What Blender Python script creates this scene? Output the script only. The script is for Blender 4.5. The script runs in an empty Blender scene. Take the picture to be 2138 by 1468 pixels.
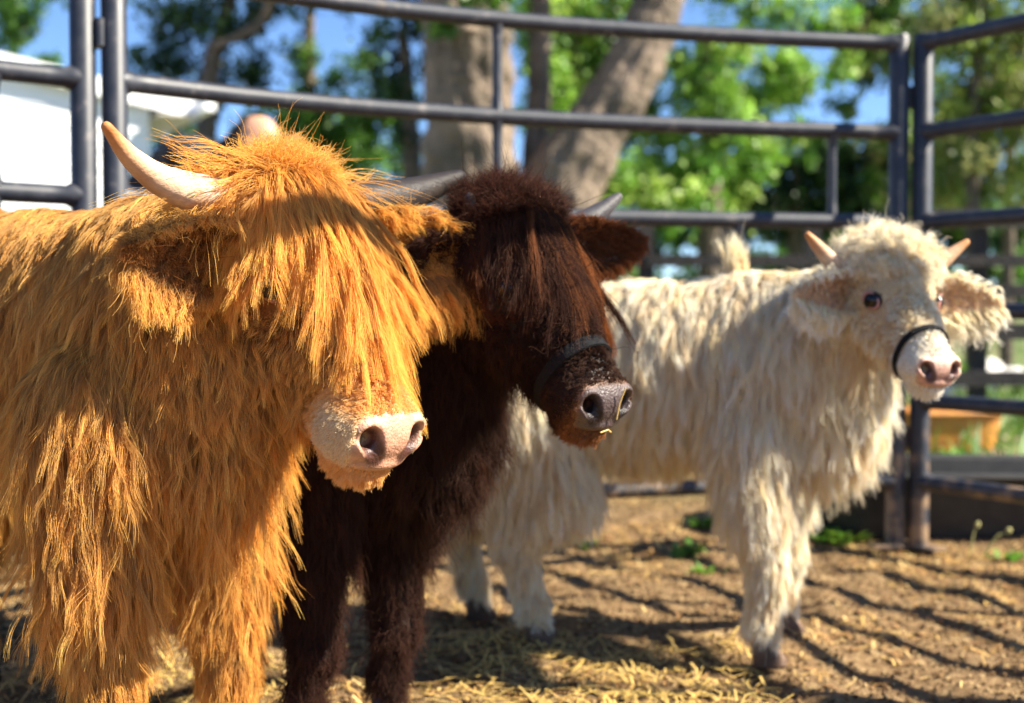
import bpy, math, os
import numpy as np
from mathutils import Vector, Matrix
from mathutils.kdtree import KDTree

# ------------------------------------------------------------------ camera, sky, sun, exposure
scene = bpy.context.scene
COL = scene.collection
W, H, FPX = 2138.0, 1468.0, 2600.0
CAMZ = 0.72
TILT = math.radians(1.85)

cam_data = bpy.data.cameras.new('camera')
cam = bpy.data.objects.new('camera', cam_data)
COL.objects.link(cam)
cam.location = (0, 0, CAMZ)
cam.rotation_euler = (math.radians(90) - TILT, 0, 0)
cam_data.sensor_width = 36.0
cam_data.lens = 36.0 * FPX / W
cam_data.clip_start = 0.02
cam_data.clip_end = 600
cam_data.dof.use_dof = True
cam_data.dof.focus_distance = 1.62
cam_data.dof.aperture_fstop = 2.9
scene.camera = cam

SUN_AZ = math.radians(-8)      # plan angle from +X, negative towards the viewer
SUN_EL = math.radians(40)
SUN = Vector((math.cos(SUN_AZ) * math.cos(SUN_EL), math.sin(SUN_AZ) * math.cos(SUN_EL), math.sin(SUN_EL)))
world = bpy.data.worlds.new("World")
scene.world = world
world.use_nodes = True
wn = world.node_tree.nodes
wl = world.node_tree.links
wn.clear()
sky = wn.new('ShaderNodeTexSky')
sky.sky_type = 'NISHITA'
sky.sun_disc = False
sky.sun_elevation = SUN_EL
sky.sun_rotation = math.atan2(SUN.x, SUN.y)
sky.air_density = 1.0
sky.dust_density = 0.0
sky.ozone_density = 6.0
sky.altitude = 3000
bg = wn.new('ShaderNodeBackground')
bg.inputs['Strength'].default_value = 0.075
wo = wn.new('ShaderNodeOutputWorld')
wl.new(sky.outputs[0], bg.inputs[0])
wl.new(bg.outputs[0], wo.inputs[0])

ld = bpy.data.lights.new('sun', 'SUN')
ld.energy = 5.0
ld.angle = math.radians(0.5)
ld.color = (1.0, 0.92, 0.77)
lo = bpy.data.objects.new('sun', ld)
lo.rotation_euler = SUN.to_track_quat('Z', 'Y').to_euler()
COL.objects.link(lo)

scene.view_settings.view_transform = 'Standard'
scene.view_settings.look = 'None'
scene.view_settings.exposure = 1.74
scene.view_settings.gamma = 1.0
scene.render.engine = 'CYCLES'
scene.cycles.use_denoising = True
scene.cycles.max_bounces = 8
scene.cycles.diffuse_bounces = 3
scene.cycles.glossy_bounces = 3
scene.cycles.transmission_bounces = 4
scene.cycles.transparent_max_bounces = 8
scene.cycles.caustics_reflective = False
scene.cycles.caustics_refractive = False
scene.cycles_curves.shape = 'RIBBONS'
scene.cycles_curves.subdivisions = 2

QUICK = ''

# ------------------------------------------------------------------ helpers
ct, st = math.cos(TILT), math.sin(TILT)


def ray(px, py):
    x = (px - W / 2) / FPX
    z = (H / 2 - py) / FPX
    return np.array([x, ct + z * st, -st + z * ct])      # camera tilted down


def at(px, py, d):
    r = ray(px, py)
    return np.array([0, 0, CAMZ]) + r * (d / r[1])


def ground(px, py):
    r = ray(px, py)
    return np.array([0, 0, CAMZ]) + r * (CAMZ / -r[2])


def nz(v):
    v = np.asarray(v, float)
    return v / (np.linalg.norm(v, axis=-1, keepdims=True) + 1e-12)


def sm(x, a, b):
    t = np.clip((x - a) / (b - a), 0, 1)
    return t * t * (3 - 2 * t)


def A(*v):
    return np.array(v, float)


def tag(o, label=None, cat=None, group=None, kind=None):
    if label:
        o['label'] = label
    if cat:
        o['category'] = cat
    if group:
        o['group'] = group
    if kind:
        o['kind'] = kind
    return o


def empty(name, loc):
    o = bpy.data.objects.new(name, None)
    o.location = Vector([float(c) for c in loc])
    o.empty_display_size = 0.1
    COL.objects.link(o)
    return o


def link(name, data, parent=None):
    o = bpy.data.objects.new(name, data)
    COL.objects.link(o)
    if parent is not None:
        o.parent = parent
        # geometry is written in world coordinates: cancel the offset of every ancestor
        off = Vector((0, 0, 0))
        p = parent
        while p is not None:
            off += p.location
            p = p.parent
        o.location = -off
    return o


def mesh(name, verts, faces, mat=None, parent=None, smooth=True, col=None, colname='tint'):
    me = bpy.data.meshes.new(name)
    verts = np.asarray(verts, np.float32).reshape(-1, 3)
    if isinstance(faces, np.ndarray):
        nf, k = faces.shape
        me.vertices.add(len(verts))
        me.vertices.foreach_set('co', verts.ravel())
        me.loops.add(nf * k)
        me.loops.foreach_set('vertex_index', faces.astype(np.int32).ravel())
        me.polygons.add(nf)
        me.polygons.foreach_set('loop_start', np.arange(0, nf * k, k, dtype=np.int32))
        me.polygons.foreach_set('loop_total', np.full(nf, k, np.int32))
        me.update(calc_edges=True)
    else:
        me.from_pydata([tuple(map(float, v)) for v in verts], [], faces)
        me.update()
    me.validate()
    if smooth:
        me.polygons.foreach_set('use_smooth', np.ones(len(me.polygons), bool))
    if col is not None:
        a = me.color_attributes.new(colname, 'FLOAT_COLOR', 'POINT')
        c = np.ones((len(verts), 4), np.float32)
        c[:, :3] = col
        a.data.foreach_set('color', c.ravel())
    if mat is not None:
        me.materials.append(mat)
    return link(name, me, parent)


class MB:
    """collects pieces of ONE mesh"""
    def __init__(s):
        s.v, s.f, s.n = [], [], 0

    def add(s, v, f):
        v = np.asarray(v, float).reshape(-1, 3)
        s.v.append(v)
        s.f += [tuple(int(i) + s.n for i in q) for q in f]
        s.n += len(v)
        return s

    def tube(s, pts, rad, seg=12, cap=True, flat=1.0):
        pts = np.asarray(pts, float)
        n = len(pts)
        rad = np.broadcast_to(rad, (n,)).astype(float)
        tan = nz(np.gradient(pts, axis=0))
        ref = A(0, 0, 1) if abs(tan[0][2]) < 0.9 else A(1, 0, 0)
        a = nz(np.cross(tan[0], ref))
        rings = []
        for i in range(n):
            a = nz(a - tan[i] * np.dot(a, tan[i]))
            b = np.cross(tan[i], a)
            th = np.linspace(0, 2 * math.pi, seg, endpoint=False)
            rings.append(pts[i] + rad[i] * (np.outer(np.cos(th), a) + flat * np.outer(np.sin(th), b)))
        v = np.concatenate(rings)
        f = []
        for i in range(n - 1):
            for j in range(seg):
                k = (j + 1) % seg
                f.append((i * seg + j, i * seg + k, (i + 1) * seg + k, (i + 1) * seg + j))
        if cap:
            f.append(tuple(range(seg - 1, -1, -1)))
            f.append(tuple((n - 1) * seg + j for j in range(seg)))
        return s.add(v, f)

    def box(s, c, size, ax=None):
        c = np.asarray(c, float)
        h = np.asarray(size, float) / 2
        ax = np.eye(3) if ax is None else np.asarray(ax, float)
        v = [c + ax[0] * x * h[0] + ax[1] * y * h[1] + ax[2] * z * h[2] for x in (-1, 1) for y in (-1, 1) for z in (-1, 1)]
        return s.add(v, [(0, 1, 3, 2), (4, 6, 7, 5), (0, 4, 5, 1), (2, 3, 7, 6), (0, 2, 6, 4), (1, 5, 7, 3)])

    def build(s, name, mat, parent=None, smooth=True, bevel=0):
        o = mesh(name, np.concatenate(s.v), s.f, mat, parent, smooth)
        if bevel:
            m = o.modifiers.new('bevel', 'BEVEL')
            m.width = bevel
            m.segments = 2
        if smooth:
            m = o.modifiers.new('split', 'EDGE_SPLIT')
            m.split_angle = math.radians(40)
        return o


# ---- materials
def mat_new(name):
    m = bpy.data.materials.new(name)
    m.use_nodes = True
    m.node_tree.nodes.clear()
    out = m.node_tree.nodes.new('ShaderNodeOutputMaterial')
    return m, m.node_tree.nodes, m.node_tree.links, out


def principled(name, col, rough=0.6, noise=None, metallic=0.0, bump=0, bscale=60, spec=0.5, attr=None, trans=0.0, sss=0.0):
    """noise = (scale, other_colour, detail)"""
    m, n, l, out = mat_new(name)
    b = n.new('ShaderNodeBsdfPrincipled')
    b.inputs['Roughness'].default_value = rough
    b.inputs['Metallic'].default_value = metallic
    b.inputs['Specular IOR Level'].default_value = spec
    b.inputs['Base Color'].default_value = (*col, 1)
    if sss:
        b.inputs['Subsurface Weight'].default_value = sss
        b.inputs['Subsurface Radius'].default_value = (0.012, 0.004, 0.002)
        b.inputs['Subsurface Scale'].default_value = 0.6
    tc = n.new('ShaderNodeTexCoord')
    src = None
    if attr:
        a = n.new('ShaderNodeAttribute')
        a.attribute_name = attr
        src = a.outputs['Color']
    if noise:
        t = n.new('ShaderNodeTexNoise')
        t.inputs['Scale'].default_value = noise[0]
        t.inputs['Detail'].default_value = noise[2] if len(noise) > 2 else 5
        t.inputs['Roughness'].default_value = 0.65
        l.new(tc.outputs['Object'], t.inputs['Vector'])
        r = n.new('ShaderNodeMapRange')
        r.inputs['From Min'].default_value = 0.35
        r.inputs['From Max'].default_value = 0.65
        l.new(t.outputs['Fac'], r.inputs['Value'])
        mx = n.new('ShaderNodeMix')
        mx.data_type = 'RGBA'
        mx.inputs['A'].default_value = (*col, 1)
        mx.inputs['B'].default_value = (*noise[1], 1)
        l.new(r.outputs[0], mx.inputs['Factor'])
        if attr:
            mm = n.new('ShaderNodeMix')
            mm.data_type = 'RGBA'
            mm.blend_type = 'MULTIPLY'
            mm.inputs['Factor'].default_value = 1
            l.new(mx.outputs['Result'], mm.inputs['A'])
            l.new(src, mm.inputs['B'])
            src = mm.outputs['Result']
        else:
            src = mx.outputs['Result']
    if src:
        l.new(src, b.inputs['Base Color'])
    if bump:
        t = n.new('ShaderNodeTexNoise')
        t.inputs['Scale'].default_value = bscale
        t.inputs['Detail'].default_value = 6
        l.new(tc.outputs['Object'], t.inputs['Vector'])
        bp = n.new('ShaderNodeBump')
        bp.inputs['Strength'].default_value = min(1, bump)
        bp.inputs['Distance'].default_value = 0.02 * bump if bump > 1 else 0.01
        l.new(t.outputs['Fac'], bp.inputs['Height'])
        l.new(bp.outputs[0], b.inputs['Normal'])
    if trans:
        tr = n.new('ShaderNodeBsdfTranslucent')
        if src:
            l.new(src, tr.inputs['Color'])
        else:
            tr.inputs['Color'].default_value = (*col, 1)
        ms = n.new('ShaderNodeMixShader')
        ms.inputs[0].default_value = trans
        l.new(b.outputs[0], ms.inputs[1])
        l.new(tr.outputs[0], ms.inputs[2])
        l.new(ms.outputs[0], out.inputs[0])
    else:
        l.new(b.outputs[0], out.inputs[0])
    return m


def hair_mat(name, root, tip, rough=0.35, sheen=(.9, .8, .65), gloss=.14, trans=.3, tint_mix=1.0):
    m, n, l, out = mat_new(name)
    df = n.new('ShaderNodeBsdfDiffuse')
    tl = n.new('ShaderNodeBsdfTranslucent')
    hr = n.new('ShaderNodeBsdfHair')
    hr.component = 'Reflection'
    hr.inputs['Color'].default_value = (*sheen, 1)
    hr.inputs['RoughnessU'].default_value = rough
    hr.inputs['RoughnessV'].default_value = 0.9
    m1 = n.new('ShaderNodeMixShader')
    m1.inputs[0].default_value = trans
    l.new(df.outputs[0], m1.inputs[1])
    l.new(tl.outputs[0], m1.inputs[2])
    m2 = n.new('ShaderNodeMixShader')
    m2.inputs[0].default_value = gloss
    l.new(m1.outputs[0], m2.inputs[1])
    l.new(hr.outputs[0], m2.inputs[2])
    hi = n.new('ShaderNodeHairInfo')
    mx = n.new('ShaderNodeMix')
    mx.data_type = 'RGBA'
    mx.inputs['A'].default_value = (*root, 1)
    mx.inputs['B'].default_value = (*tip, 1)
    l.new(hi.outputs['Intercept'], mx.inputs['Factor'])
    at_ = n.new('ShaderNodeAttribute')
    at_.attribute_name = 'tint'
    mm = n.new('ShaderNodeMix')
    mm.data_type = 'RGBA'
    mm.blend_type = 'MULTIPLY'
    mm.inputs['Factor'].default_value = tint_mix
    l.new(mx.outputs['Result'], mm.inputs['A'])
    l.new(at_.outputs['Color'], mm.inputs['B'])
    vm = n.new('ShaderNodeVectorMath')
    vm.operation = 'MINIMUM'
    vm.inputs[1].default_value = (.97, .95, .92)
    l.new(mm.outputs['Result'], vm.inputs[0])
    l.new(vm.outputs[0], df.inputs['Color'])
    l.new(vm.outputs[0], tl.inputs['Color'])
    l.new(m2.outputs[0], out.inputs[0])
    return m


# ---- signed distance fields (smooth unions of tapered limbs and ellipsoids) and their surface
class SDF:
    def __init__(s):
        s.p = []

    def cone(s, a, b, ra, rb, k=0.03, sub=False):
        s.p.append(('c', np.asarray(a, float), np.asarray(b, float), ra, rb, k, sub))
        return s

    def ell(s, c, r, ax=None, k=0.03, sub=False):
        s.p.append(('e', np.asarray(c, float), np.asarray(r, float), np.eye(3) if ax is None else np.asarray(ax, float), None, k, sub))
        return s

    def plane(s, pt, nrm):
        s.p.append(('p', np.asarray(pt, float), np.asarray(nrm, float), None, None, 0, True))
        return s

    def __call__(s, P):
        d = None
        for (t, a, b, c, e, k, sub) in s.p:
            if t == 'c':
                ab = b - a
                pa = P - a
                h = np.clip(pa @ ab / (ab @ ab), 0, 1)
                q = pa - h[..., None] * ab
                di = np.sqrt((q * q).sum(-1)) - (c + (e - c) * h)
            elif t == 'e':
                q = (P - a) @ c.T
                k0 = np.sqrt(((q / b) ** 2).sum(-1)) + 1e-9
                k1 = np.sqrt(((q / (b * b)) ** 2).sum(-1)) + 1e-9
                di = k0 * (k0 - 1) / k1
            else:
                di = (P - a) @ b
                d = np.maximum(d, di)
                continue
            if d is None:
                d = di
            elif sub:
                hh = np.clip(0.5 - 0.5 * (d + di) / k, 0, 1)
                d = d * (1 - hh) + (-di) * hh + k * hh * (1 - hh)
            else:
                hh = np.clip(0.5 + 0.5 * (d - di) / k, 0, 1)
                d = d * (1 - hh) + di * hh - k * hh * (1 - hh)
        return d

    def grad(s, P, e=0.003):
        g = np.stack([s(P + A(*[e if i == j else 0 for j in range(3)])) - s(P - A(*[e if i == j else 0 for j in range(3)])) for i in range(3)], -1)
        return nz(g)


def surface(f, lo, hi, h):
    lo = np.asarray(lo, float)
    hi = np.asarray(hi, float)
    n = np.ceil((hi - lo) / h).astype(int) + 1
    xs = [lo[i] + h * np.arange(n[i]) for i in range(3)]
    V = np.empty(n, np.float32)
    YZ = np.stack(np.meshgrid(xs[1], xs[2], indexing='ij'), -1)
    for i0 in range(0, n[0], 8):
        i1 = min(n[0], i0 + 8)
        P = np.empty((i1 - i0, n[1], n[2], 3))
        P[..., 0] = xs[0][i0:i1, None, None]
        P[..., 1:] = YZ[None]
        V[i0:i1] = f(P)
    ins = V < 0
    c = n - 1
    cnt = np.zeros(c, int)
    for i in (0, 1):
        for j in (0, 1):
            for k in (0, 1):
                cnt += ins[i:c[0] + i, j:c[1] + j, k:c[2] + k]
    m = (cnt > 0) & (cnt < 8)
    I = np.argwhere(m)
    idx = -np.ones(c, int)
    idx[m] = np.arange(len(I))
    acc = np.zeros((len(I), 3))
    num = np.zeros(len(I))
    offs = [(i, j, k) for i in (0, 1) for j in (0, 1) for k in (0, 1)]
    for a in offs:
        for ax in range(3):
            if a[ax]:
                continue
            b = list(a)
            b[ax] = 1
            va = V[I[:, 0] + a[0], I[:, 1] + a[1], I[:, 2] + a[2]]
            vb = V[I[:, 0] + b[0], I[:, 1] + b[1], I[:, 2] + b[2]]
            cr = (va < 0) != (vb < 0)
            t = np.where(cr, va / np.where(cr, va - vb, 1), 0)
            p = I + np.asarray(a)
            p = p.astype(float)
            p[:, ax] += t
            acc += np.where(cr[:, None], p, 0)
            num += cr
    verts = lo + h * acc / num[:, None]
    faces = []
    for ax in range(3):
        u, w = [(1, 2), (2, 0), (0, 1)][ax]
        sl0 = [slice(None)] * 3
        sl1 = [slice(None)] * 3
        sl0[ax] = slice(0, n[ax] - 1)
        sl1[ax] = slice(1, n[ax])
        va = ins[tuple(sl0)]
        vb = ins[tuple(sl1)]
        E = np.argwhere(va != vb)
        ok = (E[:, u] > 0) & (E[:, w] > 0) & (E[:, u] < c[u]) & (E[:, w] < c[w])
        E = E[ok]
        inside = va[E[:, 0], E[:, 1], E[:, 2]]
        q = []
        for du, dw in ((-1, -1), (0, -1), (0, 0), (-1, 0)):
            J = E.copy()
            J[:, u] += du
            J[:, w] += dw
            q.append(idx[J[:, 0], J[:, 1], J[:, 2]])
        q = np.stack(q, 1)
        q[~inside] = q[~inside][:, ::-1]
        faces.append(q)
    return verts, np.concatenate(faces)


def sample_surface(v, f, n, rng, weight=None):
    """roots spread evenly over a quad mesh; weight(p, nrm) in 0..1 thins them out"""
    t = np.concatenate([f[:, [0, 1, 2]], f[:, [0, 2, 3]]])
    a, b, c = v[t[:, 0]], v[t[:, 1]], v[t[:, 2]]
    cr = np.cross(b - a, c - a)
    ar = np.linalg.norm(cr, axis=1)
    if weight is not None:
        ar = ar * weight((a + b + c) / 3, nz(cr))
    pr = ar / ar.sum()
    i = rng.choice(len(t), n, p=pr)
    r1 = np.sqrt(rng.random(n))[:, None]
    r2 = rng.random(n)[:, None]
    return (1 - r1) * a[i] + r1 * (1 - r2) * b[i] + r1 * r2 * c[i]


DOWN = A(0, 0, -1)


def grow(sdf, p0, d0, length, grav, K, margin, rng, wob=0.05):
    """strand paths that leave along d0, bend down and slide over the body"""
    N = len(p0)
    P = np.empty((N, K, 3))
    P[:, 0] = p0
    d = nz(d0)
    p = p0.copy()
    seg = (length / (K - 1))[:, None]
    g = np.broadcast_to(grav, (N,))[:, None]
    wander = rng.normal(0, 1, (N, 3)) * wob
    for k in range(1, K):
        d = nz(d * (1 - g) + DOWN * g + wander)
        q = p + d * seg
        if sdf is not None:
            mk = margin * min(1.0, k / 3.0)
            dist = sdf(q)
            hit = dist < mk
            if hit.any():
                gr = sdf.grad(q[hit])
                q[hit] += gr * (mk - dist[hit])[:, None] * 0.9
        d = nz(q - p)
        p = p + d * seg
        P[:, k] = p
    return P


def fur(name, parent, mat, sdf, roots, params, n_guides, K=10, radius=0.0004, tipf=0.25, clump=0.6, cpow=1.2,
        frizz=0.004, wave=0.004, wlen=0.05, margin=0.004, seed=1, spread=1.0):
    """params(p, nrm, rng) -> dict(len, dir, grav, tint, [wave], [clump]) for an array of roots"""
    rng = np.random.default_rng(seed)
    if QUICK:
        f_ = float(QUICK)
        roots = roots[:int(len(roots) * f_)]
    N = len(roots)
    gi = rng.choice(N, min(n_guides, N), replace=False)
    g0 = roots[gi]
    gp = params(g0, sdf.grad(g0), rng)
    G = grow(sdf, g0, gp['dir'], gp['len'], gp['grav'], K, margin, rng)
    # waves
    t = np.linspace(0, 1, K)[None, :, None]
    tang = nz(np.gradient(G, axis=1))
    ref = nz(rng.normal(0, 1, (len(g0), 1, 3)))
    s1 = nz(np.cross(tang, ref))
    s2 = np.cross(tang, s1)
    amp = (gp['wave'] if 'wave' in gp else np.full(len(g0), wave))[:, None, None]
    ph = rng.random((len(g0), 1, 1)) * 6.28
    wl_ = (wlen * rng.uniform(0.7, 1.4, len(g0)))[:, None, None]
    sarc = gp['len'][:, None, None] * t
    a = ph + 6.283 * sarc / wl_
    Gw = G + amp * np.minimum(1, t * 2.0) * ((np.sin(a) - np.sin(ph)) * s1 + 0.6 * (np.cos(a) - np.cos(ph)) * s2)
    kd = KDTree(len(g0))
    for i, p in enumerate(g0):
        kd.insert(p, i)
    kd.balance()
    near = np.empty((N, 2), int)
    dd = np.empty((N, 2))
    for i, p in enumerate(roots):
        r = kd.find_n(p, 2)
        near[i] = [r[0][1], r[-1][1]]
        dd[i] = [r[0][2], r[-1][2]]
    # each strand belongs to one lock, with a little blur between neighbours
    pick = (rng.random(N) < 0.12).astype(int)
    lock = near[np.arange(N), pick]
    lr = rng.uniform(0.62, 1.06, N) ** 0.8
    base = Gw[lock]
    off = roots - base[:, 0]
    rel = (base - base[:, :1])
    # shorten: resample along the lock
    u = np.linspace(0, 1, K)[None, :] * np.minimum(1.0, lr)[:, None] * (K - 1)
    i0 = np.minimum(u.astype(int), K - 2)
    fr = (u - i0)[..., None]
    ar = np.arange(N)[:, None]
    rel = rel[ar, i0] * (1 - fr) + rel[ar, i0 + 1] * fr
    cl = gp['clump'][lock][:, None, None] if 'clump' in gp else clump
    w = cl * np.clip(t, 0, 1) ** cpow
    P = base[:, :1] + rel + off[:, None] * (1 - w) * (1 + (spread - 1) * t)
    # frizz: slow random drift per strand plus a small own wave
    fz = gp['frizz'][lock][:, None, None] if 'frizz' in gp else frizz
    dr = rng.normal(0, 1, (N, 1, 3)) * fz
    dr2 = rng.normal(0, 1, (N, 1, 3)) * fz * 0.6
    P = P + dr * t ** 1.5 + dr2 * np.sin(t * 3.1416 * rng.uniform(1, 3, (N, 1, 1)))
    # a few flyaways
    fly = rng.random(N) < 0.03
    P[fly] += (rng.normal(0, 1, (fly.sum(), 1, 3)) * (fz[fly] if np.ndim(fz) else fz) * 4) * t ** 1.3
    hc = bpy.data.hair_curves.new(name)
    hc.add_curves([K] * N)
    hc.attributes['position'].data.foreach_set('vector', P.astype(np.float32).ravel())
    ra = hc.attributes.get('radius') or hc.attributes.new('radius', 'FLOAT', 'POINT')
    tt = np.linspace(0, 1, K)
    rr = radius * (1 - (1 - tipf) * tt ** 1.5)
    R = rng.uniform(0.7, 1.3, N)[:, None] * rr[None]
    ra.data.foreach_set('value', R.astype(np.float32).ravel())
    ca = hc.attributes.new('tint', 'FLOAT_COLOR', 'CURVE')
    c = np.ones((N, 4), np.float32)
    own = rng.uniform(0.8, 1.2, N)[:, None]
    c[:, :3] = np.clip(gp['tint'][lock] * own, 0, 20)
    ca.data.foreach_set('color', c.ravel())
    hc.materials.append(mat)
    return link(name, hc, parent)


# ------------------------------------------------------------------ calves
class Head:
    def __init__(s, poll, fwd, scale, roll=0.0):
        s.P = np.asarray(poll, float)
        s.F = nz(fwd)
        S = nz(np.cross(A(0, 0, 1), s.F))
        U = np.cross(s.F, S)
        c, n = math.cos(roll), math.sin(roll)
        s.S = c * S + n * U
        s.U = c * U - n * S
        s.k = scale
        s.M = np.stack([s.F, s.S, s.U])

    def w(s, a, b, c):
        return s.P + s.k * (a * s.F + b * s.S + c * s.U)

    def loc(s, p):
        return ((p - s.P) @ s.M.T) / s.k


class Frame:
    pass


def muzzle_frame(h, ang=32):
    m = Frame()
    c, n = math.cos(math.radians(ang)), math.sin(math.radians(ang))
    m.F, m.U, m.S, m.k = c * h.F + n * h.U, c * h.U - n * h.F, h.S, h.k * getattr(h, 'mk', 1.0)
    m.P = h.w(.352, 0, -.090)
    m.w = lambda a, b, cc: m.P + m.k * (a * m.F + b * m.S + cc * m.U)
    m.loc = lambda p: ((p - m.P) @ np.stack([m.F, m.S, m.U]).T) / m.k
    return m


def head_prims(f, h, kk=0.025):
    k = h.k
    ax = h.M
    f.ell(h.w(.06, 0, -.075), A(.092, .094, .082) * k, ax, k=kk)
    f.ell(h.w(.14, 0, -.085), A(.13, .080, .072) * k, ax, k=kk)
    f.cone(h.w(.12, 0, -.082), h.w(.33, 0, -.078), .066 * k, .046 * k, k=kk)
    f.cone(h.w(.07, 0, -.165), h.w(.33, 0, -.122), .048 * k, .036 * k, k=kk)
    for s in (-1, 1):
        f.cone(h.w(.09, s * .040, -.135), h.w(.20, s * .030, -.125), .056 * k, .044 * k, k=kk)
        f.ell(h.w(.125, s * .066, -.058), A(.035, .022, .026) * k, ax, k=kk * .8)
    # the nose: its front leans up from the line of the face
    mf = muzzle_frame(h)
    mx = np.stack([mf.F, mf.S, mf.U])
    for s in (-1, 1):
        f.ell(mf.w(-.006, s * .026, .002), A(.050, .042, .043) * mf.k, mx, k=.018 * k)
    f.ell(mf.w(-.014, 0, -.038), A(.038, .042, .018) * mf.k, mx, k=.016 * k)


def eye_parts(h, root, mats, sides=(-1, 1)):
    for s in sides:
        c = h.w(.154, s * getattr(h, 'eye_b', .080), -.056)
        th = np.linspace(0, math.pi, 13)
        ph = np.linspace(0, 2 * math.pi, 24, endpoint=False)
        v = [c + h.k * .0240 * (math.cos(a) * h.S * s + math.sin(a) * (math.cos(b) * h.F + math.sin(b) * h.U)) for a in th for b in ph]
        f = [(i * 24 + j, i * 24 + (j + 1) % 24, (i + 1) * 24 + (j + 1) % 24, (i + 1) * 24 + j) for i in range(12) for j in range(24)]
        e = mesh('eye', v, f, mats['eye'], root)
        # eyelid ring, turned a little forward
        n_ = nz(h.S * s * .78 + h.F * .45 + h.U * .38)
        e1 = nz(h.F - n_ * np.dot(h.F, n_))
        e2 = np.cross(n_, e1)
        pts = [c + h.k * (.0130 * n_ + .0205 * (math.cos(b) * e1 * 1.05 + math.sin(b) * e2 * .72)) for b in np.linspace(0, 2 * math.pi, 25)]
        MB().tube(pts, .0038 * h.k, 8, cap=False).build('eyelid', mats['lid'], e)


def horn(h, root, mat, pts, radii, side):
    """pts in head units, resampled to a smooth curve"""
    pts = np.array([h.w(a, b * side, c) for a, b, c in pts])
    t = np.linspace(0, 1, len(pts))
    tt = np.linspace(0, 1, 40)
    # smooth interpolation by repeated corner cutting of a dense polyline
    q = np.stack([np.interp(tt, t, pts[:, i]) for i in range(3)], -1)
    r = np.interp(tt, t, radii) * h.k
    for _ in range(12):
        q[1:-1] = (q[:-2] + 2 * q[1:-1] + q[2:]) / 4
        r[1:-1] = (r[:-2] + 2 * r[1:-1] + r[2:]) / 4
    r = r * (1 + .030 * np.sin(tt * 62 + 1.5 * np.sin(tt * 13)) * (1 - tt))
    # rounded tip
    tip = q[-1] + nz(q[-1] - q[-2]) * r[-1] * .8
    q = np.vstack([q, q[-1] + nz(q[-1] - q[-2]) * r[-1] * .5, tip])
    r = np.append(r, [r[-1] * .75, r[-1] * .25])
    tb = MB().tube(q, r, 20)
    o = tb.build('horn', mat, root)
    n_ = len(q)
    u = np.repeat(np.linspace(0, 1, n_), 20)
    under = np.clip(.5 - .5 * nz(tb.v[0] - np.repeat(q, 20, 0))[:, 2], 0, 1)
    tipc = np.array(mat.get('tip', (1, 1, 1)))
    w_ = np.clip(sm(u, .45, 1.0) + .35 * under * (1 - u), 0, 1)[:, None]
    ca = o.data.color_attributes.new('tint', 'FLOAT_COLOR', 'POINT')
    cc = np.ones((len(u), 4), np.float32)
    cc[:, :3] = 1 * (1 - w_) + tipc * w_
    cc[:, :3] *= (1 + .20 * np.sin(u * 95 + 2 * np.sin(u * 17)) * (1 - sm(u, .3, .6)))[:, None]
    ca.data.foreach_set('color', cc.ravel())
    return o


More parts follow.
